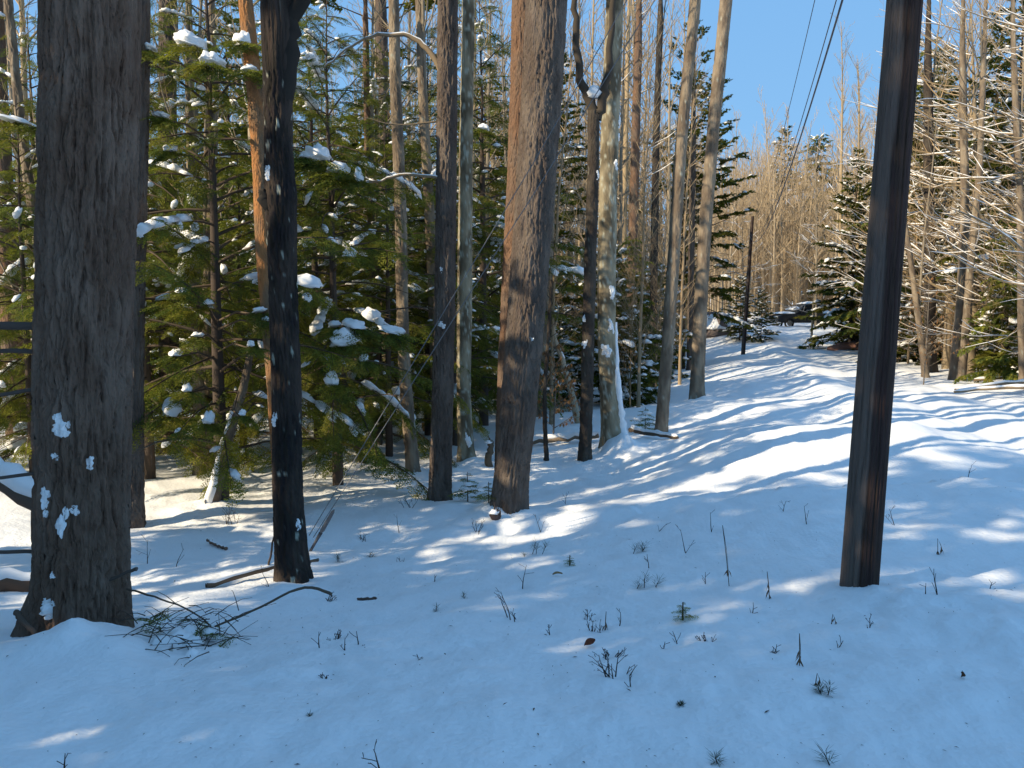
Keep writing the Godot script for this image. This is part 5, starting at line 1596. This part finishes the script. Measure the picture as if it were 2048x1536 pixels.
func build_forest() -> void:
	var taken := []
	for t in TRUNKS:
		taken.append(Vector2(t[5].x, t[5].z))
	for h in HEMLOCKS:
		taken.append(Vector2(h[0], h[1]))
	var left := func(x: float, d: float) -> bool: return lane(x, d) < -6.0 and d > 19.0
	var mid := func(x: float, d: float) -> bool: return lane(x, d) < -3.5 and d > 24.0
	var right := func(x: float, d: float) -> bool: return lane(x, d) > (8.0 if d < 24.0 else 6.8)
	# hand-placed trees that stand out
	for q in [
		[20.4, -46.5, 0.4, 1.3, SPRUCE[0], "needle", "spruce_tree", "dark snow-flecked spruce sweeping low at the lane's right edge", "spruce"],
		[22.6, -44.0, 1.4, 1.0, SPRUCE[1], "needle", "spruce_tree", "tall snow-laden spruce showing right behind the utility pole", "spruce"],
		[15.2, -51.5, 2.2, 1.0, SPRUCE[2], "needle", "spruce_tree", "small snow-loaded spruce behind the distant pole", "spruce"],
		[16.3, -50.5, 0.2, 0.8, SPRUCE[2], "needle", "spruce_tree", "bright green snow-tipped spruce right of the distant pole", "spruce"],
		[9.9, -40.0, 0.8, 1.05, SPRUCE[3], "needle", "spruce_tree", "tall dark spruce behind the bank's highest pale trunk", "spruce"],
		[17.6, -27.5, 0.8, 1.0, SPRUCE[3], "needle", "spruce_tree", "tall brownish spruce above the twin tree", "spruce"],
		[19.5, -32.0, 2.6, 1.1, SPRUCE[1], "needle", "spruce_tree", "tall snowy spruce right of the utility pole's top", "spruce"],
		[16.9, -23.0, 0.1, 1.0, REACH[0], "twig", "beech_tree", "snow-lined spreading tree at the right frame edge", "beech"],
		[14.7, -18.8, 0.0, 1.05, REACH[1], "twig", "beech_tree", "snow-lined tree whose boughs reach in from the right frame edge", "beech"],
		[15.9, -20.8, 0.3, 0.8, REACH[1], "twig", "beech_tree", "young snow-lined tree over the fallen limbs", "beech"],
		[16.4, -27.5, -0.3, 1.1, REACH[1], "twig", "beech_tree", "snow-lined tree just left of the twin tree", "beech"],
		[17.5, -31.0, 0.2, 1.1, REACH[0], "twig", "beech_tree", "snow-lined tree behind the slender leaning trunk", "beech"],
		[18.2, -26.2, -0.2, 1.0, REACH[0], "twig", "beech_tree", "snow-lined tree just right of the twin tree", "beech"],
		[18.5, -30.0, 1.9, 1.0, BEECH[2], "twig", "beech_tree", "snow-lined spreading tree behind the twin tree", "beech"],
		[20.2, -52.0, 0.7, 0.9, BEECH[0], "twig", "beech_tree", "snow-lined bare tree over the parked truck", "beech"],
		[18.8, -63.0, 2.4, 0.9, BEECH[1], "twig", "beech_tree", "snow-lined bare tree behind the small bright spruce", "beech"],
		[22.6, -57.5, 2.4, 0.9, HARD[0], "twig", "tan_tree", "sunlit tan tree standing in front of the parked truck", "tree"],
		[4.7, -24.0, 0.3, 1.0, BRUSH[0], "twig", "brush_clump", "fan of straw-coloured brush right of the snow-plastered trunk", "brush"],
		[3.5, -21.2, 2.3, 1.0, BRUSH[2], "twig", "tan_sapling", "tall straw-coloured sapling fanning out right of the snow-plastered trunk", "sapling"],
		[5.9, -27.0, 1.3, 1.1, BRUSH[3], "twig", "tan_sapling", "tall straw-coloured sapling left of the foot-of-bank trunk", "sapling"],
		[1.0, -19.5, 0.3, 1.0, BRUSH[3], "twig", "tan_sapling", "tall straw-coloured sapling behind the leaning twin pines", "sapling"],
		[3.4, -22.0, 1.3, 0.9, BRUSH[1], "twig", "brush_clump", "tan brush behind the dark forked tree", "brush"],
		[33.5, -96.0, 0.0, 1.75, SPRUCE[1], "needle", "pine_tree", "left one of two pine tops on the skyline over the lane", "pine"],
		[38.0, -98.0, 2.0, 2.0, HEMF[0], "needle", "pine_tree", "right one of two pine tops on the skyline over the lane", "pine"],
	]:
		taken.append(Vector2(q[0], q[1]))
		plant_tree(q[6], q[7], q[8], "", ground_point(q[0], q[1]), q[2], q[3], q[4], q[5])
	scatter("spreading_beech", "snow-lined tree", "beech", "snow-lined trees right of the lane", BEECH, "twig", 26, 1, right, [0.45, 1.0], [22.0, 60.0], [0.75, 1.1], 1.8, taken)
	scatter("roadside_spruce", "snow-flecked spruce", "spruce", "spruces right of the lane", [SPRUCE[0], SPRUCE[1], SPRUCE[3], HEMF[0], HEMF[1]], "needle", 44, 2, right, [0.42, 0.95], [25.0, 55.0], [0.8, 1.25], 2.0, taken)
	scatter("bare_tree", "bare tree", "tree", "bare trees right of the lane", HARD + [FAR[0], FAR[1]], "twig", 64, 3, right, [0.42, 0.95], [22.0, 70.0], [0.9, 1.35], 1.2, taken)
	scatter("thin_sapling", "thin roadside sapling", "sapling", "saplings right of the lane", POLE, "twig", 20, 4, right, [0.42, 0.95], [20.0, 45.0], [0.6, 1.1], 0.8, taken)
	scatter("wood_hemlock", "dark hemlock", "hemlock", "hemlocks deep in the left wood", [HEMF[0], HEMF[1]], "needle", 46, 5, left, [-0.8, -0.03], [20.0, 55.0], [0.7, 1.1], 2.2, taken)
	scatter("slender_tree", "slender bare tree", "tree", "bare trees deep in the left wood", HARD + [FAR[1], FAR[2]], "twig", 80, 6, left, [-0.85, 0.02], [20.0, 60.0], [1.0, 1.5], 1.3, taken)
	scatter("wood_sapling", "thin woodland sapling", "sapling", "saplings deep in the left wood", POLE, "twig", 22, 7, left, [-0.75, 0.0], [18.0, 40.0], [0.6, 1.1], 0.8, taken)
	scatter("straight_tree", "straight bare tree", "tree", "bare trees behind the leaning pines", HARD + [FAR[0], FAR[1]], "twig", 100, 8, mid, [-0.08, 0.25], [25.0, 62.0], [1.0, 1.5], 1.2, taken)
	scatter("shaded_spruce", "dark spruce", "spruce", "spruces behind the leaning pines", [SPRUCE[0], SPRUCE[3], HEMF[0]], "needle", 34, 9, mid, [-0.08, 0.25], [25.0, 65.0], [0.6, 1.0], 2.2, taken)
	scatter("pole_sapling", "thin leafless sapling", "sapling", "saplings behind the leaning pines", POLE, "twig", 26, 10, mid, [-0.03, 0.24], [24.0, 45.0], [0.6, 1.1], 0.7, taken)
	scatter("roadside_brush", "tan roadside brush", "brush", "brush right of the lane", [BRUSH[0], BRUSH[2], BRUSH[3]], "twig", 30, 21, right, [0.45, 0.95], [19.0, 45.0], [0.6, 1.1], 0.7, taken)
	scatter("wood_brush", "tan woodland brush", "brush", "brush behind the leaning pines", BRUSH, "twig", 44, 22, mid, [-0.05, 0.26], [24.0, 50.0], [0.6, 1.1], 0.7, taken)
	var end_ok := func(x: float, d: float) -> bool: return d > 66.0
	scatter("hillside_tree", "bare tan tree", "tree", "bare trees at the lane's end", FAR, "twig", 190, 11, end_ok, [0.21, 0.47], [66.0, 112.0], [1.1, 1.5], 1.2, taken)
	scatter("hillside_brush", "tan hillside brush", "brush", "brush at the lane's end", [BRUSH[0], BRUSH[1], POLE[0], POLE[1]], "twig", 40, 12, end_ok, [0.22, 0.46], [66.0, 90.0], [1.0, 1.5], 1.0, taken)
	# the wood that carries on beyond: too many to count
	for f in 3:
		var mm := MultiMesh.new()
		mm.transform_format = MultiMesh.TRANSFORM_3D
		mm.mesh = FAR[f][1]
		var trunks := MultiMesh.new()
		trunks.transform_format = MultiMesh.TRANSFORM_3D
		trunks.mesh = FAR[f][0]
		var g := RandomNumberGenerator.new()
		g.seed = 500 + f
		var xf := []
		for k in 330:
			var d := g.randf_range(62.0, 140.0)
			var x := g.randf_range(-0.9, 1.0) * d
			if absf(lane(x, d) - 4.0) < 9.0 and d < 78.0 or lane(x, d) > -42.0 and lane(x, d) < -5.0 and d < 115.0:
				continue
			xf.append(Transform3D(Basis(Vector3.UP, g.randf() * TAU).scaled(Vector3.ONE * g.randf_range(1.1, 1.7)), ground_point(x, -d)))
		mm.instance_count = xf.size()
		trunks.instance_count = xf.size()
		for k in xf.size():
			mm.set_instance_transform(k, xf[k])
			trunks.set_instance_transform(k, xf[k])
		var o := Node3D.new()
		o.name = numbered("distant_woods")
		add_child(o)
		tag(o, "distant bare woods filling the skyline behind all the trees", "woods", "distant woods", "stuff")
		for e in [["crown", mm], ["trunks", trunks]]:
			var mi := MultiMeshInstance3D.new()
			mi.name = e[0]
			mi.multimesh = e[1]
			mi.material_override = M.twig
			mi.set_meta("kind", "stuff")
			o.add_child(mi)
	# saplings and twigs under the trees, a tangle nobody could count
	var g2 := RandomNumberGenerator.new()
	g2.seed = 640
	var tangle := [[BRUSH[0][1], M.twig, [], "twigs"], [POLE[0][1], M.twig, [], "sapling_twigs"], [POLE[2][0], M.wood, [], "sapling_stems"], [HEMF[0][1], M.needles, [], "young_hemlocks"], [SPRUCE[2][1], M.needles, [], "young_spruces"], [SPRUCE[2][2], M.clump_snow, [], "snow"]]
	for k in 900:
		var d := lerpf(19.0, 62.0, g2.randf())
		var x := g2.randf_range(-0.8, 0.95) * d
		var u := lane(x, d)
		if u > -3.5 and u < 7.0 or (u < 0.0 and x > -12.0 and d < 23.0):
			continue
		var pick := g2.randi() % 10
		var bs := Basis(Vector3.UP, g2.randf() * TAU)
		var at := ground_point(x, -d)
		if pick < 3:
			tangle[0][2].append(Transform3D(bs.scaled(Vector3.ONE * g2.randf_range(0.5, 1.1)), at))
		elif pick < 6:
			var tf := Transform3D(bs.scaled(Vector3.ONE * g2.randf_range(0.5, 1.0)), at)
			tangle[1][2].append(tf)
			tangle[2][2].append(tf)
		elif pick < 7:
			tangle[3][2].append(Transform3D(bs.scaled(Vector3.ONE * g2.randf_range(0.25, 0.5)), at))
		else:
			var tf := Transform3D(bs.scaled(Vector3.ONE * g2.randf_range(0.5, 1.2)), at)
			tangle[4][2].append(tf)
			tangle[5][2].append(tf)
	var un := Node3D.new()
	un.name = "undergrowth"
	add_child(un)
	tag(un, "tangle of bare twigs and young conifers under the forest trees", "undergrowth", "", "stuff")
	for e in tangle:
		var mm := MultiMesh.new()
		mm.transform_format = MultiMesh.TRANSFORM_3D
		mm.mesh = e[0]
		mm.instance_count = e[2].size()
		for k in e[2].size():
			mm.set_instance_transform(k, e[2][k])
		var mi := MultiMeshInstance3D.new()
		mi.name = e[3]
		mi.multimesh = mm
		mi.material_override = e[1]
		mi.set_meta("kind", "stuff")
		un.add_child(mi)
	# the conifers beside and behind the viewer whose shade falls over the near snow
	for q in SHADE:
		plant_tree("shade_hemlock", "tall hemlock outside the frame on the sun's side, shading the near snow", "hemlock", "hemlocks shading the near snow", ground_point(q[0], q[1]), q[2], q[3], HEMF[q[4]], "needle")

const SHADE := [
	[-9.6, -5.2, 0.7, 0.82, 0], [-8.9, -1.2, 0.0, 0.85, 2], [-9.8, 1.6, 1.0, 1.15, 2], [-8.2, 3.6, 2.0, 1.0, 2], [-10.5, 5.2, 3.0, 1.1, 1], [-7.6, 6.6, 4.0, 1.0, 0],
	[-13.5, 0.6, 5.0, 1.1, 1], [-13.0, 4.8, 0.5, 1.15, 0], [-12.0, 8.0, 1.5, 1.1, 1], [-5.0, 8.6, 2.5, 1.0, 0], [-12.1, 2.4, 1.1, 1.3, 2], [-8.5, 10.5, 2.2, 1.1, 1],
]

# ---------------------------------------------------------------- scene
func _ready() -> void:
	# camera, sky, sun, exposure
	var cam := Camera3D.new()
	cam.name = "camera"
	cam.position = Vector3(0, 1.75, 0)
	cam.rotation.x = -atan(128.0 / 1540.0)
	cam.fov = rad_to_deg(2.0 * atan(768.0 / 1540.0))
	cam.far = 700.0
	add_child(cam)
	cam.current = true
	var env := Environment.new()
	env.background_mode = Environment.BG_SKY
	var sky := Sky.new()
	var sm := ProceduralSkyMaterial.new()
	sm.sky_top_color = Color(0.475, 0.69, 0.91)
	sm.sky_horizon_color = Color(0.615, 0.82, 0.98)
	sm.sky_curve = 0.16
	sm.ground_horizon_color = Color(0.60, 0.72, 0.85)
	sm.ground_bottom_color = Color(0.45, 0.50, 0.58)
	sm.sun_angle_max = 4.0
	sky.sky_material = sm
	env.sky = sky
	env.background_energy_multiplier = 0.76
	env.tonemap_mode = Environment.TONE_MAPPER_LINEAR
	env.tonemap_exposure = 1.38
	env.sdfgi_enabled = true
	env.ssao_enabled = true
	env.ssil_enabled = true
	var we := WorldEnvironment.new()
	we.name = "world_environment"
	we.environment = env
	add_child(we)
	var sun := DirectionalLight3D.new()
	sun.name = "sun"
	sun.light_color = Color(1.0, 0.93, 0.80)
	sun.light_energy = 1.6
	sun.light_angular_distance = 0.5
	sun.shadow_enabled = true
	add_child(sun)
	var el := deg_to_rad(30.0)
	var az := deg_to_rad(28.0)
	var to_sun := Vector3(-cos(az) * cos(el), sin(el), sin(az) * cos(el))
	sun.look_at_from_position(Vector3.ZERO, -to_sun)

	n_soft.noise_type = FastNoiseLite.TYPE_SIMPLEX_SMOOTH
	n_soft.seed = 4
	n_soft.frequency = 0.02
	n_soft.fractal_octaves = 3
	n_fine.noise_type = FastNoiseLite.TYPE_SIMPLEX_SMOOTH
	n_fine.seed = 8
	n_fine.frequency = 0.02
	n_fine.fractal_octaves = 3
	n_patch.noise_type = FastNoiseLite.TYPE_SIMPLEX_SMOOTH
	n_patch.seed = 15
	n_patch.frequency = 0.02
	n_patch.fractal_octaves = 3
	n_ridge.noise_type = FastNoiseLite.TYPE_SIMPLEX_SMOOTH
	n_ridge.seed = 21
	n_ridge.frequency = 1.0
	n_ridge.fractal_type = FastNoiseLite.FRACTAL_RIDGED
	n_ridge.fractal_octaves = 3
	MOUNDS = [[-2.35, -4.45, 0.10, 0.38], [-2.62, -4.40, 0.06, 0.25], [-0.2, -9.75, 0.14, 0.35], [-0.55, -10.2, 0.08, 0.5], [2.0, -14.15, 0.30, 0.35], [2.75, -5.05, 0.05, 0.5], [3.3, -4.4, 0.10, 0.9], [4.95, -20.2, 0.14, 0.4], [-4.2, -10.4, 0.10, 0.4], [-2.0, -6.85, 0.06, 0.3], [-0.7, -14.0, 0.12, 0.3], [-3.4, -15.3, 0.2, 0.8]]
	R.seed = 88
	for k in 26:
		TRACKS.append([-1.9 + 0.075 * k + R.randf_range(-0.03, 0.03), -3.35 - 0.05 * k + (0.05 if k % 2 else -0.05) + R.randf_range(-0.02, 0.02), 0.018])
	for k in 70:
		var d := R.randf_range(3.0, 8.0)
		TRACKS.append([R.randf_range(-0.6, 0.65) * d, -d, R.randf_range(0.006, 0.018)])
	var t0 := Time.get_ticks_msec()
	materials()
	build_ground()
	print("ground ", Time.get_ticks_msec() - t0)
	prototypes()
	print("prototypes ", Time.get_ticks_msec() - t0)
	build_trunks()
	print("trunks ", Time.get_ticks_msec() - t0)
	near_details()
	build_hemlocks()
	build_forest()
	print("forest ", Time.get_ticks_msec() - t0)
	build_poles()
	build_car()
	build_sprigs()
	build_litter()
	print("done ", Time.get_ticks_msec() - t0)
